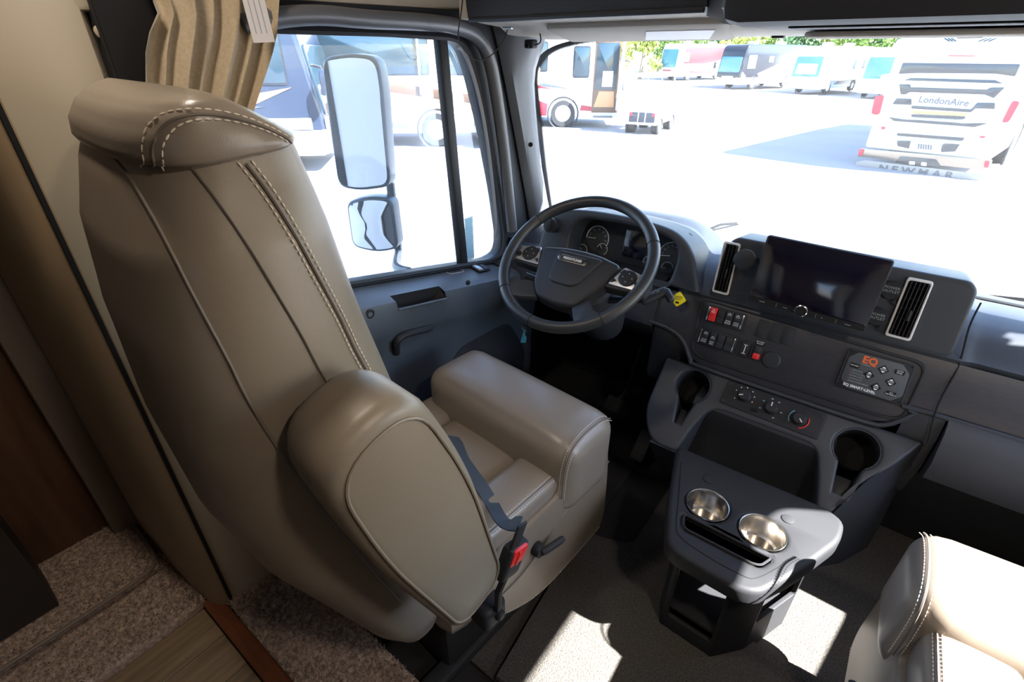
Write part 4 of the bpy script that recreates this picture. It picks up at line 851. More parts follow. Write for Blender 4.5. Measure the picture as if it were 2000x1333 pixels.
for a in (200, 150, 100, 60, -5, -60): obj('mode_mark', box((-.103+.0285*math.cos(math.radians(a)), -.055+.0285*math.sin(math.radians(a)), .0048), (.006, .003, .0006)), PRINTGREY if a < 140 else BLUEP, hc, M=BM)
obj('recirculation_button', box((-.142, -.078, .006), (.017, .010, .004), .002), VOID, hc, M=BM)
# ---------------------------------------------------------------- floor console with steel cups
fc = thing('floor_console', 'black floor console with two steel cup holders and open cubbies', 'console', (-.03, 1.03, .014))
zt = .42
topo = roundpoly([(-.300, 1.215), (-.235, .985), (-.190, .862), (-.155, .845), (-.005, .843), (.03, .862), (.082, .958), (.150, 1.125), (.150, 1.20), (.10, 1.222)], [.02, .05, .03, .02, .03, .03, .05, .03, .03, .02], 4)
slot = roundpoly([(-.184, .968), (.026, .968), (.012, .934), (-.004, .926), (-.165, .926), (-.176, .938)], .008)
CC = ((-.147, 1.037, .0515), (-.010, 1.034, .0525))
obj('console_top', shape([topo, slot]+[circ(x, y, r, 32) for x, y, r in CC], .055, .014, 3).move(T((0, 0, zt))), BLACK, fc)
g2 = [(p[0]*.0+x, y) for p, (x, y) in zip([(0, 0)]*9, [(-.268, 1.2), (-.217, 1.0), (-.176, .887), (-.155, .872), (-.02, .868), (.008, .885), (.052, .962)])]
obj('panel_groove', tube(smooth([(x, y, zt+.0005) for x, y in ((-.262, 1.15), (-.212, 1.0), (-.188, .925), (-.165, .895), (-.10, .882), (-.025, .880), (.012, .893), (.052, .966))], 4), .0012, 4), VOID, fc)
obj('slot_tray', G().add(box((-.08, .947, zt-.055), (.22, .05, .004))).add(box((-.08, .970, zt-.03), (.22, .004, .055))).add(box((-.08, .922, zt-.03), (.22, .004, .055))).add(box((-.19, .947, zt-.03), (.004, .05, .055))).add(box((.03, .947, zt-.03), (.004, .05, .055))), VOID, fc)
obj('slot_rim', tube([(p[0], p[1], zt+.001) for p in slot], .003, 6, True), BLACK, fc)
for x, y, r in CC:
    c_ = obj('cup_holder', lathe([(r+.0035, .001), (r+.002, .0035), (r, .003), (r-.002, -.002), (r-.003, -.058), (r-.008, -.064), (0, -.064)], 40, T((x, y, zt)), False), STEEL, fc, label='brushed steel cup holder insert')
for x, y in ((-.176, 1.129), (.031, 1.115)): obj('plug_cap', lathe([(.015, 0), (.015, .002), (.012, .003), (0, .003)], 20, T((x, y, zt))), BLACK, fc)
base = [(-.21, 1.215), (-.188, .96), (-.165, .905), (-.02, .90), (.045, .975), (.115, 1.14), (.10, 1.22)]
def wallp(a, b, z0, z1, hole, name):
    A, Bv = Vector((*a, 0)), Vector((*b, 0)); L = (Bv-A).length
    o = [[(0, z0), (L, z0), (L, z1), (0, z1)]]
    if hole: o.append(roundpoly([(hole[0]*L, hole[2]), (hole[1]*L, hole[2]), (hole[1]*L, hole[3]), (hole[0]*L, hole[3])], .012))
    M = frame(A, Bv-A, (0, 0, 1)); return obj(name, shape(o, .012, .002), BLACK, fc, M=M)
wallp(base[0], base[1], .014, zt-.03, None, 'side_wall'); wallp(base[1], base[2], .014, zt-.03, None, 'side_wall')
wallp(base[2], base[3], .014, zt-.03, (.1, .92, .10, .34), 'front_wall'); wallp(base[3], base[4], .014, zt-.03, None, 'front_wall')
wallp(base[4], base[5], .014, zt-.03, (.04, .96, .16, .36), 'side_wall'); wallp(base[5], base[6], .014, zt-.03, None, 'side_wall')
obj('cubby_floor', prism([(x*.97-.001, 1.08+(y-1.08)*.97) for x, y in base], .13, .14), BLACK, fc)
obj('cubby_back', box((-.05, 1.19, .2), (.30, .01, .36)), VOID, fc)
# pedals
for (x, y, z, wd, hh_, nm, lb, ct) in ((-.50, 1.50, .10, .055, .13, 'accelerator_pedal', 'black accelerator pedal on the floor right of the brake pedal', 'pedal'), (-.66, 1.56, .19, .085, .065, 'brake_pedal', 'black brake pedal hanging in the footwell', 'pedal')):
    t_ = thing(nm, lb, ct, (x, y, z)); Mp = frame((x, y, z), (1, 0, 0), (0, .75, .66))
    obj('pedal_pad', box((0, 0, 0), (wd, hh_, .014), .005), RUBBER, t_, M=Mp)
    for k in range(6): obj('pad_rib', box((0, -hh_/2+hh_*(k+.5)/6, .008), (wd*.85, .004, .004), .001), BLACK, t_, M=Mp)
    obj('pedal_arm', tube([Mp @ Vector((0, .02, -.006)), Mp @ Vector((.01, .08, -.03)), Vector((x+.02, y+.14, z+.22))], .009, 8), STEEL if nm[0] == 'a' else BLACK, t_)
# ---------------------------------------------------------------- outside
GZ = -1.15
GROUND = mat('pale_asphalt', '#7d7d80', .9, noise=(.6, .08))
# the lot falls away for drainage beyond the near lane, more so to the right
def gz(x, y): return GZ-max(0, min(36, y-24))/36*(.25+.029*max(0, min(38, x+28)))
gg = G(); gx = (-140, -28, -16, -4, 10, 140); gy = (-120, 24, 36, 48, 60, 160)
for y in gy: gg.v += [Vector((x, y, gz(x, y))) for x in gx]
gg.f = [(r*6+c, r*6+c+1, r*6+c+7, r*6+c+6) for r in range(5) for c in range(5)]
struct('ground', gg, GROUND, flat=True)
PW = mat('paint_white', '#d2d3d2', .25); PCREAM = mat('paint_cream', '#ddd2bd', .25); PTAN = mat('paint_tan', '#b3845a', .3); PBROWN = mat('paint_brown', '#5b4637', .3)
PMAROON = mat('paint_maroon', '#8c2433', .3); PNAVY = mat('paint_navy', '#232a38', .2); PBLACK = mat('paint_black', '#24252b', .2); PRED = mat('paint_red', '#c22a2e', .3)
PGREY = mat('paint_grey', '#9aa0a6', .3); PDGREY = mat('paint_dark_grey', '#4d5158', .3); PBLUE = mat('paint_pale_blue', '#b5c9dc', .3)
CGL = mat('coach_glass', '#20313a', .08, spec=.8); TYRE = mat('tyre_rubber', '#2b2b2d', .8); AMBER = mat('amber_lens', '#f0a828', .3); REDL = mat('red_lens', '#d22436', .3); LAMP = mat('lamp_lens', '#e8eef0', .15)
def wheel(par, M, x, y, sgn, r=.50):
    Wm = M @ T((x, y, r)) @ R(90*sgn, 'Y')
    t = obj('wheel', lathe([(r*.60, -.28), (r*.92, -.28), (r, -.22), (r, -.05), (r*.94, .0), (r*.62, .0), (r*.58, -.03)], 32), TYRE, par, M=Wm)
    obj('hub', lathe([(r*.60, -.02), (r*.56, .0), (r*.50, -.05), (r*.30, -.06), (r*.22, .02), (0, .03)], 28), PW, t, M=Wm)
    for k in range(8): obj('lug_hole', lathe([(r*.05, 0), (0, .002)], 8), TYRE, t, M=Wm @ R(45*k, 'Z') @ T((r*.42, 0, -.052)))
    obj('wheel_arch', tube([Vector((r*1.18*math.cos(math.radians(a)), r*1.18*math.sin(math.radians(a)), -.02)) for a in range(0, 361, 12)], .035, 6), TYRE, t, M=Wm)
    return t
def coach(name, label, o, hd, L, H, body, lower, wy=2.2, side=(), front=(), windows=(), sgn=1, group=None, wsc=(1.15, 1.30, 2.75), extras=None, mirrors=True, cat='motorhome', rear_wheel=True, glass=CGL, grille=None):
    h = Vector((hd[0], hd[1], 0)).normalized(); rt = Vector((h.y, -h.x, 0))
    M = Matrix(((rt.x, h.x, 0, o[0]), (rt.y, h.y, 0, o[1]), (0, 0, 1, o[2]), (0, 0, 0, 1)))
    th = thing(name, label, cat, M=M, group=group); W = 2.55
    pf = [(-.12, .45), (.0, .75), (.0, 1.25), (-.06, 1.6), (-.35, H-.5), (-.6, H-.12), (-.9, H), (-L, H), (-L-.03, 1.2), (-L, .45)]
    SMx = Matrix(((0, 0, 1, 0), (1, 0, 0, 0), (0, 1, 0, 0), (0, 0, 0, 1)))
    obj('body', prism(roundpoly(pf, .15, 3), -W/2, W/2, .14, 3).move(SMx), body, th, M=M)
    obj('lower_body', prism(roundpoly([(-.10, .40), (.03, .7), (.03, 1.0), (-L+.02, 1.0), (-L+.02, .40)], .08, 3), -W/2-.012, W/2+.012, .05).move(SMx), lower, th, M=M)
    yf = lambda z: interp([.45, .75, 1.25, 1.6, H-.5, H-.12], [-.12, 0, 0, -.06, -.35, -.6], z)
    def fpan(nm, pts, m, d=.05, par=th):   # panel lying on the front, pts (x,z)
        g = prism(pts, 0, d, .004).deform(lambda p: (p.x, yf(p.y)+p.z, p.y)); return obj(nm, g, m, par, M=M)
    def span(nm, pts, m, s=sgn, d=.012, par=th):
        g = prism(pts, 0, d, .003).deform(lambda p: (s*(W/2+.002+p.z), p.x, p.y)); return obj(nm, g, m, par, M=M)
    zb, zt_ = wsc[1], wsc[2]; hw = wsc[0]
    pts = roundpoly([(-hw, zb), (hw, zb), (hw-.04, zt_), (-hw+.04, zt_)], .14)
    wsn = fpan('front_glass', pts, glass); obj('wiper', tube([Vector((-.4, yf(zb)+.05, zb+.05)), Vector((.3, yf(zb+.15)+.05, zb+.16))], .012, 5), PBLACK, wsn, M=M)
    for s in (-1, 1):
        hl_ = fpan('headlight', roundpoly([(s*.78, .80), (s*1.16, .80), (s*1.16, 1.02), (s*.84, 1.0)], .05), LAMP, .07)
        fpan('marker_lamp', [(s*1.17, .84), (s*1.22, .84), (s*1.22, .98), (s*1.17, .98)], AMBER, .06, hl_)
        if mirrors:
            mr_ = obj('mirror', cushion((s*1.5, .18, 2.0), (.12, .08, .26), .05, 4), body, th, M=M); obj('mirror_arm', tube([Vector((s*1.2, -.1, 2.35)), Vector((s*1.45, .15, 2.3)), Vector((s*1.5, .18, 2.2))], .03, 6), PBLACK, mr_, M=M)
    if grille: fpan('grille', roundpoly([(-.55, .78), (.55, .78), (.65, 1.12), (-.65, 1.12)], .12), grille, .02)
    fpan('bumper', roundpoly([(-1.2, .42), (1.2, .42), (1.22, .68), (-1.22, .68)], .08), lower if lower is not body else PGREY, .06)
    for nm, p, m in front: fpan(nm, p, m)
    for p in windows:
        wv = span('window', roundpoly([(p[0], p[2]), (p[1], p[2]), (p[1], p[3]), (p[0], p[3])], .09), PBLACK, d=.014)
        span('pane', roundpoly([(p[0]+.04*(1 if p[1] > p[0] else -1), p[2]+.04), (p[1]-.04*(1 if p[1] > p[0] else -1), p[2]+.04), (p[1]-.04*(1 if p[1] > p[0] else -1), p[3]-.04), (p[0]+.04*(1 if p[1] > p[0] else -1), p[3]-.04)], .07), glass, d=.02, par=wv)
    for nm, p, m in side: span(nm, p, m)
    for s in (-1, 1):
        wheel(th, M, s*(W/2+.02), -wy, s)
        if rear_wheel: wheel(th, M, s*(W/2+.02), -L+2.9, s)
    for y in (-3.2, -L+3): obj('roof_unit', cushion((0, y, H+.13), (.36, .5, .15), .1, 4), PW, th, M=M)
    if extras: extras(th, M, span, fpan, yf)
    return th
def g0(px, py):
    d = ray(px, py); t = 1.0
    for _ in range(60):
        q = CAM+d*t; t = t+(q.z-gz(q.x, q.y))/max(.03, -d.z)*.7
        if t > 400: t = 120; break
    q = CAM+d*t; return Vector((q.x, q.y, gz(q.x, q.y)))
def from_wheel(px, py, hd, wy, s=1):
    h = Vector((hd[0], hd[1], 0)).normalized(); r = Vector((h.y, -h.x, 0)); p = g0(px, py); return p+h*wy-r*s*1.29
# maroon and white coach with its door open
def ex(th, M, span, fpan, yf):
    dr_ = span('door_opening', roundpoly([(-1.15, .55), (-.22, .55), (-.22, 2.95), (-1.15, 2.95)], .04), PBROWN, d=.016)
    span('door_interior', roundpoly([(-1.09, 1.35), (-.28, 1.35), (-.28, 2.9), (-1.09, 2.9)], .03), CGL, d=.022, par=dr_)
    span('door_step', [(-1.08, .75), (-.30, .75), (-.34, 1.3), (-.9, 1.3)], PTAN, d=.03, par=dr_)
    obj('cab_seat', cushion((1.22, -.62, 1.72), (.08, .28, .38), .07, 4), PCREAM, dr_, M=M)
    obj('entry_door', box((1.32+.40, -.16, 1.75), (.78, .05, 2.35), .02), PW, th, M=M); obj('entry_step', box((1.45, -.7, .42), (.32, .75, .04), .01), PDGREY, th, M=M)
hdM = (.85, .53)
coach('motorhome', 'white and maroon motorhome with its entry door standing open seen through the windshield', from_wheel(1098, 249, hdM, 2.25), hdM, 10.5, 3.55, PW, PW, 2.25,
      side=[('stripe', [(-6, 1.75), (-3.1, 1.62), (-1.9, 1.35), (-3, 1.45), (-6, 1.58)], PDGREY), ('stripe', [(-6, 1.58), (-3.3, 1.48), (-2.7, 1.38), (-6, 1.45)], PMAROON), ('stripe', [(-10.4, .42), (-2.9, .42), (-2.85, .85), (-3.4, 1.02), (-10.4, 1.1)], PMAROON), ('stripe', [(-1.6, .62), (-.1, .55), (-.1, .62), (-1.55, .82)], PMAROON)],
      windows=[(-4.6, -2.9, 1.95, 2.95), (-1.95, -1.32, 1.75, 2.8)], extras=ex)
# cream coach seen through the driver's window
def ex2(th, M, span, fpan, yf):
    for k in range(3): obj('entry_step', box((1.35+.18*(2-k), -1.25, .35+.2*k), (.3, .85, .05), .01), PDGREY, th, M=M)
    span('door_seam', [(-1.75, .6), (-1.71, .6), (-1.71, 3.1), (-1.75, 3.1)], PGREY); span('door_handle', [(-1.5, 1.7), (-1.38, 1.7), (-1.38, 1.9), (-1.5, 1.9)], PDGREY)
    obj('awning_arm', box((1.34, -3.3, 2.3), (.06, .06, 1.6), .01), PW, th, M=M)
hdB = (.74, .67)
coach('motorhome', 'cream motorhome with brown swooshes and big dark windows beyond the side mirror', from_wheel(856, 287, hdB, 2.9), hdB, 11, 3.7, PCREAM, PW, 2.9,
      side=[('stripe', [(-9, 1.72), (-4.6, 1.62), (-2.2, 1.28), (-1, 1.2), (-1, 1.38), (-4.2, 1.82), (-9, 1.95)], PBROWN), ('stripe', [(-8, 1.02), (-4, 1.45), (-2.2, 1.3), (-3.4, 1.22), (-4.4, 1.0)], PTAN), ('stripe', [(-3.6, 1.05), (-.6, 1.08), (-.6, 1.2), (-3.2, 1.22)], PTAN), ('stripe', [(-5.6, .62), (-3.6, .55), (-3.6, .70), (-5.6, .82)], PDGREY), ('stripe', roundpoly([(-5.25, 1.0), (-4.65, .92), (-4.5, 1.1), (-4.9, 1.35), (-5.25, 1.35)], .15), PBLACK)],
      windows=[(-6.2, -3.0, 2.0, 3.15), (-2.75, -1.85, 2.0, 3.1), (-1.6, -.7, 2.0, 3.05)], extras=ex2)
# navy and white coach further left
hdN = (.70, .71)
coach('motorhome', 'navy and white motorhome parked nearest, partly hidden by curtain and seat', g0(652, 337)-Vector((.71, -.70, 0))*1.275, hdN, 11, 3.7, PNAVY, PW, 2.4,
      side=[('stripe', [(-10, 1.0), (-.3, 1.0), (-.3, 1.25), (-10, 1.3)], PW), ('stripe', [(-3.5, 1.35), (-1.5, 1.55), (-.6, 1.9), (-1.6, 1.75), (-3.4, 1.6)], PTAN), ('stripe', [(-8, 1.4), (-3.2, 1.35), (-1.3, 1.5), (-3, 1.6)], PDGREY)],
      windows=[(-1.75, -.65, 1.95, 3.1), (-5.5, -2.4, 2.1, 3.1)], front=[('front_band', roundpoly([(-1.25, .95), (1.25, .95), (1.25, 1.25), (-1.25, 1.25)], .05), PW)], grille=PDGREY)
# the far row
hdF = (-.36, -.93)
def far(name, px, py, label, body, lower, **k): return coach(name, label, g0(px, py), k.pop('hd', hdF), 11, 3.75, body, lower, 2.4, sgn=-1, **k)
FGL = mat('far_glass_sky_blue', '#4f7f98', .1)  # pale blue colour stands in for sky reflected in the glass
far('motorhome', 1300, 157, 'red and white motorhome at the far left end of the parked row', PW, PW, windows=[(-2.2, -1.2, 1.9, 2.9)], hd=(-.28, -.96), glass=FGL, wsc=(1.12, 1.35, 3.2),
    side=[('stripe', [(-10.9, 2.0), (-5, 1.7), (-1.2, 1.75), (-1.3, 3.3), (-10.9, 3.5)], PRED), ('stripe', [(-10.9, 1.6), (-2.4, 1.0), (-2.4, 1.35), (-10.9, 2.4)], PW), ('stripe', [(-10, .6), (-2.6, .75), (-2.6, 1.0), (-6, .85)], PRED)], grille=PMAROON)
far('motorhome', 1416, 174, 'black and cream motorhome in the middle of the parked row', PBLACK, PCREAM, windows=[(-2.3, -.9, 1.7, 2.9), (-5.2, -4.3, 2.2, 2.8)], hd=(-.30, -.955), glass=FGL, wsc=(1.12, 1.45, 2.75),
    side=[('stripe', [(-10.9, 1.1), (-3.2, 1.05), (-2.9, 1.3), (-8.5, 2.6), (-10.9, 3.0)], PW), ('stripe', [(-10.9, 1.3), (-6.4, 1.5), (-7, 1.9), (-10.9, 2.3)], PBLACK), ('stripe', [(-10, .95), (-4, .9), (-4, 1.1), (-10, 1.2)], PDGREY), ('stripe', [(-1.4, .5), (-.15, .5), (-.3, 1.5), (-.9, 1.2)], PCREAM)], front=[('front_cap', roundpoly([(-1.18, .55), (1.18, .55), (1.18, 1.4), (-1.18, 1.4)], .1), PBLACK)], grille=PW)
far('motorhome', 1562, 184, 'pale grey motorhome with an extended slide-out in the parked row', PW, PBLUE, windows=[(-1.9, -1.1, 1.9, 2.7)], hd=(-.22, -.975), glass=FGL, wsc=(1.15, 1.4, 2.95),
    side=[('stripe', [(-2.2, .5), (-2.05, .5), (-2.05, 3.2), (-2.2, 3.2)], PGREY), ('stripe', [(-10, .6), (-3.5, .7), (-4.5, 1.1), (-10, 1.25)], PDGREY)],
    front=[('front_cap', roundpoly([(-1.18, .5), (1.18, .5), (1.18, 1.32), (-1.18, 1.32)], .1), PBLUE), ('sun_shade', roundpoly([(-.9, 1.6), (.9, 1.6), (.85, 2.4), (-.85, 2.4)], .05), PW)],
    extras=lambda th, M, span, fpan, yf: [obj('slide_out', box((-1.27-.4, -6.2, 2.1), (.9, 6.4, 2.1), .05), PW, th, M=M)]+[obj('slide_window', box((-1.27-.86, y, 2.35), (.02, 1.1, .75), .02), CGL, th, M=M) for y in (-5.0, -7.2)])
far('motorhome', 1702, 194, 'white motorhome with bluish windshield beside the big coach rear', PW, PBLUE, windows=[(-1.9, -1.0, 1.9, 2.8)], hd=(-.14, -.99), glass=FGL, wsc=(1.15, 1.5, 3.05))
# coach rear close by on the right
ro, rx_ = g0(1676, 322), (g0(1914, 353)-g0(1676, 322)).normalized(); rx_.z = 0; rfw = Vector((-rx_.y, rx_.x, 0))
RMx = Matrix(((rx_.x, rfw.x, 0, ro.x), (rx_.y, rfw.y, 0, ro.y), (0, 0, 1, GZ), (0, 0, 0, 1)))   # x across, y towards its front, z up
RW = 2.56; RH = 3.9
lc = thing('coach_rear', 'tall white luxury coach seen from behind with angular black grilles', 'motorhome', M=RMx)
obj('body', prism(roundpoly([(0, .42), (.02, 1.0), (-.0, 2.6), (.12, RH-.3), (.35, RH), (11.8, RH), (12, .42)], .12, 3), 0, RW, .13, 3).move(Matrix(((0, 0, 1, 0), (1, 0, 0, 0), (0, 1, 0, 0), (0, 0, 0, 1)))), PW, lc, M=RMx)
iR = RMx.inverted()
def rz(x, y):
    p = iR @ at(1640+x/4.167, 60+y/4.167, pl=(ro, rfw)); return (p.x, p.z)
def rpan(nm, pts, m, d=.02, par=None, z0=0, rd=.02):
    g = prism(roundpoly([rz(*p) for p in pts], rd, 2), 0, d, .003).deform(lambda p: (p.x, -p.z-z0, p.y)); return obj(nm, g, m, par or lc, M=RMx)
GB = mat('grille_black', '#23262c', .15, spec=.7)
rpan('rear_glass', [(515, 262), (1470, 272), (1425, 372), (1270, 350), (640, 345), (480, 352)], GB)
rpan('grille', [(520, 405), (580, 385), (1265, 402), (1330, 430)], GB)
gp = rpan('grille', [(485, 435), (575, 437), (575, 462), (1190, 480), (1240, 462), (1345, 462), (1255, 550), (1180, 520), (570, 500), (535, 520), (497, 518)], GB)
rpan('grille_slat', [(578, 424), (1252, 446), (1200, 480), (578, 460)], PGREY, .03)
rpan('grille', [(465, 550), (585, 555), (585, 605), (430, 598)], GB); rpan('grille', [(585, 610), (1070, 640), (1120, 585), (1265, 588), (1262, 638), (1105, 632), (1070, 664), (585, 634)], GB)
rpan('grille_slat', [(585, 650), (1055, 672), (1030, 695), (585, 672)], PTAN, .03); rpan('grille', [(585, 680), (1030, 700), (1010, 722), (585, 702)], GB); rpan('grille_slat', [(585, 710), (1000, 728), (985, 750), (585, 722)], PGREY, .03)
rpan('grille', [(400, 703), (520, 722), (1000, 755), (1210, 752), (1100, 785), (440, 735)], GB)
rpan('grille', [(468, 832), (1018, 872), (1000, 897), (468, 855)], GB); rpan('grille', [(468, 895), (585, 900), (570, 962), (470, 938)], GB); rpan('grille', [(840, 922), (990, 908), (940, 985), (825, 988)], GB)
rpan('grille_slat', [(468, 868), (1000, 902), (985, 925), (468, 888)], PGREY, .025)
pt_ = rpan('license_plate', [(582, 898), (832, 922), (822, 988), (566, 962)], PW, .03)
for k in range(6): rpan('print_line', [(640+20*k, 918+2*k), (655+20*k, 920+2*k), (650+20*k, 962+2*k), (636+20*k, 960+2*k)], PDGREY, .004, pt_, .03, .005)
bp_ = rpan('bumper', [(178, 957), (1245, 1052), (1215, 1138), (150, 1022)], mat('bumper_reflection_brown', '#8a7f72', .2, metal=.6), .06)  # brownish colour stands in for what the bumper reflects
rpan('hitch_recess', [(500, 1020), (790, 1045), (830, 1105), (460, 1068)], GB, .02, None, .06); rpan('hitch_plug', [(575, 1058), (620, 1062), (620, 1088), (572, 1084)], LAMP, .03, None, .07); rpan('hitch_plug', [(672, 1066), (715, 1070), (715, 1098), (670, 1094)], LAMP, .03, None, .07)
fl_ = rpan('mud_flap', [(140, 1066), (215, 1052), (1172, 1166), (1132, 1240), (138, 1108)], mat('flap_grey', '#8f8980', .7), .03, None, .05)
a_, b_ = Vector((*rz(240, 1105), 0)), Vector((*rz(1030, 1190), 0))
text('N E W M A R', .21, RMx @ Matrix.Translation(((a_.x+b_.x)/2, -.084, (a_.y+b_.y)/2+.0)) @ R(90, 'X') @ R(math.degrees(math.atan2(b_.y-a_.y, b_.x-a_.x)), 'Z'), PDGREY, fl_, sx=1.28, bold=.008)
nm_ = rz(845, 575); text('LondonAire', .20, RMx @ Matrix.Translation((nm_[0], -.025, nm_[1])) @ R(90, 'X') @ R(-2, 'Z'), PDGREY, lc, sx=1.0, bold=.004)
for p in ([(290, 535), (365, 520), (325, 685), (258, 680)], [(1410, 565), (1475, 575), (1375, 750), (1318, 748)]): rpan('tail_light', p, REDL, .05, rd=.06)
rpan('brake_lamp', [(885, 200), (1105, 203), (1105, 210), (885, 207)], REDL, .03, rd=.004)
for p in ([(170, 958), (205, 962), (190, 1015), (158, 1012)], [(1190, 1055), (1228, 1060), (1212, 1112), (1178, 1108)]): rpan('reflector', p, REDL, .03, None, .06)
for p in ([(340, 780), (372, 782), (368, 804), (338, 802)], [(1142, 855), (1190, 860), (1180, 875), (1140, 872)]): rpan('side_marker', p, REDL, .02)
rpan('camera_pod', [(955, 225), (990, 228), (985, 255), (952, 252)], PBLUE, .06)
rpan('panel_line', [(470, 262), (478, 262), (360, 735), (352, 733)], PGREY, .004, rd=.001); rpan('panel_line', [(1470, 275), (1478, 276), (1235, 795), (1228, 794)], PGREY, .004, rd=.001); rpan('panel_line', [(352, 733), (420, 776), (1105, 826), (1232, 794), (1232, 799), (1105, 831), (420, 781), (352, 738)], PGREY, .004, rd=.001)
rpan('paint_sweep', [(470, 70), (860, 60), (800, 130), (420, 205), (400, 215)], PBLUE, .004); rpan('paint_sweep', [(340, 360), (420, 345), (380, 440), (300, 470)], PBLUE, .004)
for k in range(3): rpan('vent_slash', [(845+28*k, 62), (862+28*k, 60), (905+26*k, 88), (888+26*k, 88)], PNAVY, .01, rd=.004); rpan('vent_slash', [(1190+40*k, 60), (1210+40*k, 58), (1140+40*k, 88), (1118+40*k, 88)], PNAVY, .01, rd=.004)
for s in (0, 1): wheel(lc, RMx, RW+.02 if s else -.02, 3.2, 1 if s else -1)
# golf cart
gp0 = g0(1250, 262); hdG = Vector((-.12, .99, 0)).normalized(); rg = Vector((hdG.y, -hdG.x, 0)); GM = Matrix(((rg.x, hdG.x, 0, gp0.x), (rg.y, hdG.y, 0, gp0.y), (0, 0, 1, GZ), (0, 0, 0, 1)))
gc = thing('golf_cart', 'white golf cart with a dark rear bed parked out on the lot', 'golf cart', M=GM)
obj('cart_body', prism(roundpoly([(-.0, .32), (2.2, .32), (2.35, .62), (2.1, .85), (1.7, .72), (1.5, .42), (1.0, .42), (.95, .78), (0, .78)], .06, 3), -.58, .58, .04).move(Matrix(((0, 0, 1, 0), (1, 0, 0, 0), (0, 1, 0, 0), (0, 0, 0, 1)))), PW, gc, M=GM)
obj('rear_panel', box((0, -.02, .56), (.95, .05, .34), .02), PNAVY, gc, M=GM)
for x in (-.13, .13): obj('rear_bar', box((x, -.06, .58), (.03, .03, .42), .008), PW, gc, M=GM)
for s in (-1, 1): obj('tail_light', box((s*.42, -.05, .66), (.10, .03, .12), .015), REDL, gc, M=GM)
obj('rear_bumper', box((0, -.10, .36), (1.2, .12, .08), .03), PGREY, gc, M=GM)
obj('bench_seat', cushion((0, .85, .92), (.52, .26, .10), .06, 4), PCREAM, gc, M=GM); obj('bench_back', cushion((0, .55, 1.2), (.52, .07, .22), .05, 4), PCREAM, gc, M=GM)
for s in (-1, 1):
    for y in (.2, 1.9): obj('roof_post', tube([Vector((s*.52, y, .75)), Vector((s*.50, y-.05, 1.85))], .018, 6), PW, gc, M=GM)
    for y in (.35, 1.95): wheel(gc, GM, s*.60, y, s, .24)
obj('roof', cushion((0, 1.0, 1.9), (.62, 1.1, .05), .045, 5), PW, gc, M=GM)
obj('cart_wheel', tube([Vector((-.25+.17*math.cos(2*PI*i/20), 1.55+.09*math.sin(2*PI*i/20), 1.05+.14*math.sin(2*PI*i/20))) for i in range(20)], .015, 6, True), PBLACK, gc, M=GM)
# stop sign
sp_ = g0(1222, 140); ss = thing('stop_sign', 'small red stop sign on a thin post beyond the golf cart', 'sign', sp_)
obj('post', tube([sp_, sp_+Vector((0, 0, 2.6))], .04, 6), PGREY, ss); Ms_ = frame(sp_+Vector((0, -.06, 2.35)), (1, 0, 0), (0, 0, 1))
sg_ = obj('sign_plate', prism([(.42*math.cos(math.radians(22.5+45*i)), .42*math.sin(math.radians(22.5+45*i))) for i in range(8)], 0, .02), REDL, ss, M=Ms_); text('STOP', .3, Ms_ @ T((0, 0, .022)), LEADWHITE, sg_)
# trees along the far edge
BARK = mat('bark', '#8a7a66', .9); LEAF = [mat('leaf_green', '#6f8a3c', .8), mat('leaf_yellow_green', '#9aa24e', .8), mat('leaf_dark_green', '#4f7040', .8)]
def tree(px, dist, h, r, m, label):
    d = ray(px, 100); d.z = 0; d.normalize(); p = Vector((0, 0, 0))+d*dist; p.z = gz(p.x, p.y)
    t = thing('tree', label, 'tree', p, 'trees beyond the parked row')
    obj('trunk', tube([p, p+Vector((.2, 0, h*.35)), p+Vector((-.1, .2, h*.7))], [.28, .2, .1], 7), BARK, t)
    g = G(); cs = [Vector((random.gauss(0, r*.5), random.gauss(0, r*.5), h*.62+random.gauss(0, h*.17))) for _ in range(16)]
    for c in cs:
        rr = r*random.uniform(.35, .6)
        for _ in range(110):
            v = Vector((random.gauss(0, 1), random.gauss(0, 1), random.gauss(0, 1))).normalized()*rr*random.uniform(.6, 1); q = p+c+v
            u = Vector((random.gauss(0, 1), random.gauss(0, 1), random.gauss(0, 1))).normalized()*random.uniform(.16, .34); w2 = u.cross(v).normalized()*u.length*.6
            k = len(g.v); g.v += [q-u, q+w2, q+u, q-w2]; g.f.append((k, k+1, k+2, k+3))
    obj('foliage', g, m, t, flat=True, kind='stuff')
TL = ['yellow green tree beyond the lot right of the open coach door', 'tall thin tree just left of the red and white motorhome', 'green tree directly behind the red and white motorhome', 'dark tree filling the gap between red and black motorhomes', 'yellow green tree above the black motorhome roof front', 'green tree above the rear of the black motorhome', 'dark tree between the black and the pale grey motorhome', 'yellow green tree above the pale grey motorhome', 'green tree behind the slide-out of the pale grey motorhome', 'dark tree left of the white motorhome with bluish windshield', 'tree behind the top of the tall white coach rear', 'small tree behind the front of the red and white motorhome']
for i, (px, ds, h, r) in enumerate(((1205, 62, 7, 2.4), (1255, 70, 7, 2.0), (1330, 92, 7.4, 2.6), (1385, 96, 7, 2.5), (1440, 92, 7.6, 2.5), (1500, 97, 7, 2.6), (1560, 92, 7.4, 2.5), (1612, 96, 7, 2.5), (1662, 90, 7.2, 2.5), (1712, 95, 7.6, 2.5), (1765, 90, 7, 2.5), (1290, 98, 7, 2.6))):
    tree(px, ds, h, r, LEAF[(1, 1, 0, 2, 1, 0, 2, 1, 0, 2, 0, 0)[i]], TL[i])
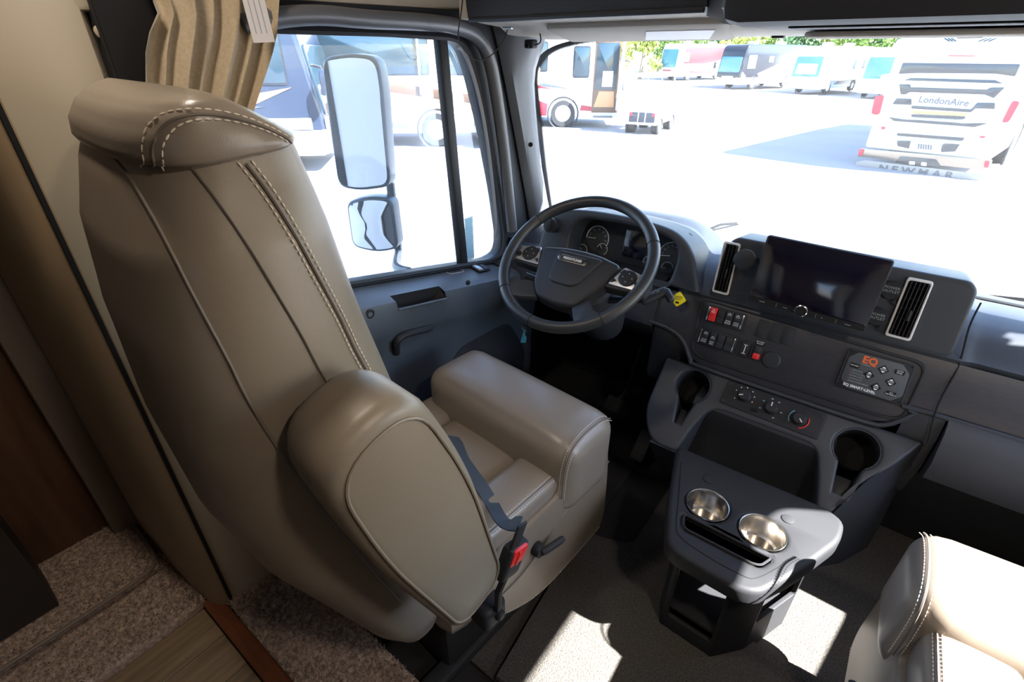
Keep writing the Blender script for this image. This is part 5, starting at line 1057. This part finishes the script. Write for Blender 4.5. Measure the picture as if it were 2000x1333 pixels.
# ---------------------------------------------------------------- own outside: mirrors, wipers, bonnet, coach side
mn = Vector((.44, -.9, .02)).normalized(); mo_ = at(695, 240, x=-1.58); MMx = frame(mo_, Vector((-mn.y, mn.x, 0)), (0, 0, 1)); iM = MMx.inverted()
if (MMx.to_3x3() @ Vector((0, 0, 1))).dot(mn) < 0: MMx = MMx @ R(180, 'Y'); iM = MMx.inverted()
def mz(px, py): p = iM @ at(px, py, pl=(mo_, mn)); return (p.x, p.y)
sm_ = thing('side_mirror', 'tall truck side mirror with a smaller round-cornered convex mirror below it outside the window', 'mirror', mo_)
big = roundpoly([mz(*p) for p in ((629, 113), (685, 103), (737, 110), (748, 170), (761, 366), (700, 374), (660, 366), (640, 230))], [.03, .05, .035, .3, .035, .08, .035, .3], 4)
sml = roundpoly([mz(*p) for p in ((674, 396), (718, 384), (764, 390), (776, 488), (735, 496), (686, 484))], [.03, .05, .03, .03, .05, .035], 4)
def shrink(o, d):
    c = Vector((sum(p[0] for p in o)/len(o), sum(p[1] for p in o)/len(o))); return [tuple(c+(Vector(p)-c)*(1-d/max((Vector(p)-c).length, .01))) for p in o]
for nm, o in (('mirror_shell', big), ('convex_shell', sml)):
    s_ = obj(nm, prism(o, -.07, .004, .012, 3), mat('mirror_shell_grey', '#54606a', .35), sm_, M=MMx)
    if nm[0] == 'm': obj('mirror_face', prism(shrink(o, .012), .003, .0055), MIRROR, s_, M=MMx)
    else:
        ins_ = shrink(o, .011); c = Vector((sum(p[0] for p in ins_)/len(ins_), sum(p[1] for p in ins_)/len(ins_), 0)); g = G(); K = 8
        for k in range(K+1):
            for p in ins_: q_ = c+(Vector((*p, 0))-c)*(k/K); g.v.append(Vector((q_.x, q_.y, .0045+.012*(1-(k/K)**2))))
        n_ = len(ins_)
        for k in range(K):
            for j in range(n_): g.f.append((k*n_+j, k*n_+(j+1) % n_, (k+1)*n_+(j+1) % n_, (k+1)*n_+j))
        obj('convex_face', g, MIRROR, s_, M=MMx)
am_ = [MMx @ Vector((*mz(*p), -.06)) for p in ((748, 365), (752, 400), (762, 480), (764, 505))]+[at(775, 522, x=-1.35), at(800, 532, x=-1.24)]
obj('mirror_arm', tube(smooth(am_, 5), .017, 8), MATS['mirror_shell_grey'], sm_)
for (a, b, nm) in ((at(1372, 458, y=2.14)+Vector((0, 0, .012)), at(1436, 452, y=2.2)+Vector((0, 0, .035)), 'driver side'), (at(1935, 580, y=2.12), at(2060, 606, y=2.1), 'passenger side')):
    wp_ = thing('wiper', 'windshield wiper lying outside at the glass base on the '+nm, 'wiper', a)
    obj('wiper_arm', tube([a, (a+b)/2+Vector((0, 0, .012)), b], .006, 6), BLACK, wp_); obj('wiper_blade', tube([a+Vector((0, .03, -.008)), b+Vector((0, .03, -.012))], .005, 5), BLACK, wp_)
bo = tag(obj('bonnet', loft([[(-1.0, 2.12, .70), (-.8, 2.1, .78), (CX, 2.1, .80), (.56, 2.1, .78), (.76, 2.12, .70)], [(-.95, 2.9, .55), (-.7, 2.9, .66), (CX, 2.9, .68), (.46, 2.9, .66), (.7, 2.9, .55)], [(-.85, 3.5, .30), (-.6, 3.5, .45), (CX, 3.5, .48), (.36, 3.5, .45), (.6, 3.5, .30)], [(-.8, 3.62, -.3), (-.6, 3.65, -.3), (CX, 3.66, -.3), (.36, 3.65, -.3), (.56, 3.62, -.3)]], closed=False), PW), 'white truck bonnet below the windshield in full sun', 'bonnet')
struct('wall_outside', box((-2.24, -2.6, .75), (.03, 5.6, 3.3), .01), PW); we = struct('wall_outside_end', box((-1.76, .30, .75), (.93, .03, 3.3), .01), PW)
obj('rubber_seal', box((-1.71, .318, .75), (.05, .012, 3.3), .003), TYRE, we); obj('end_window', prism(roundpoly([(-2.2, .95), (-1.80, .95), (-1.80, 2.0), (-2.2, 2.0)], .14), 0, .012, .003).move(Matrix(((1, 0, 0, 0), (0, 0, 1, .316), (0, 1, 0, 0), (0, 0, 0, 1)))), CGL, we); struct('wall_outside_front', box((-1.31, .36, .75), (.03, .12, 3.3), .01), PW)
struct('roof_outside', box((-.12, -.6, 2.3), (2.5, 4.9, .1), .03), PW)
struct('wall_outside_right', box((1.2, -1.6, .75), (.03, 4.4, 3.3), .01), PW)
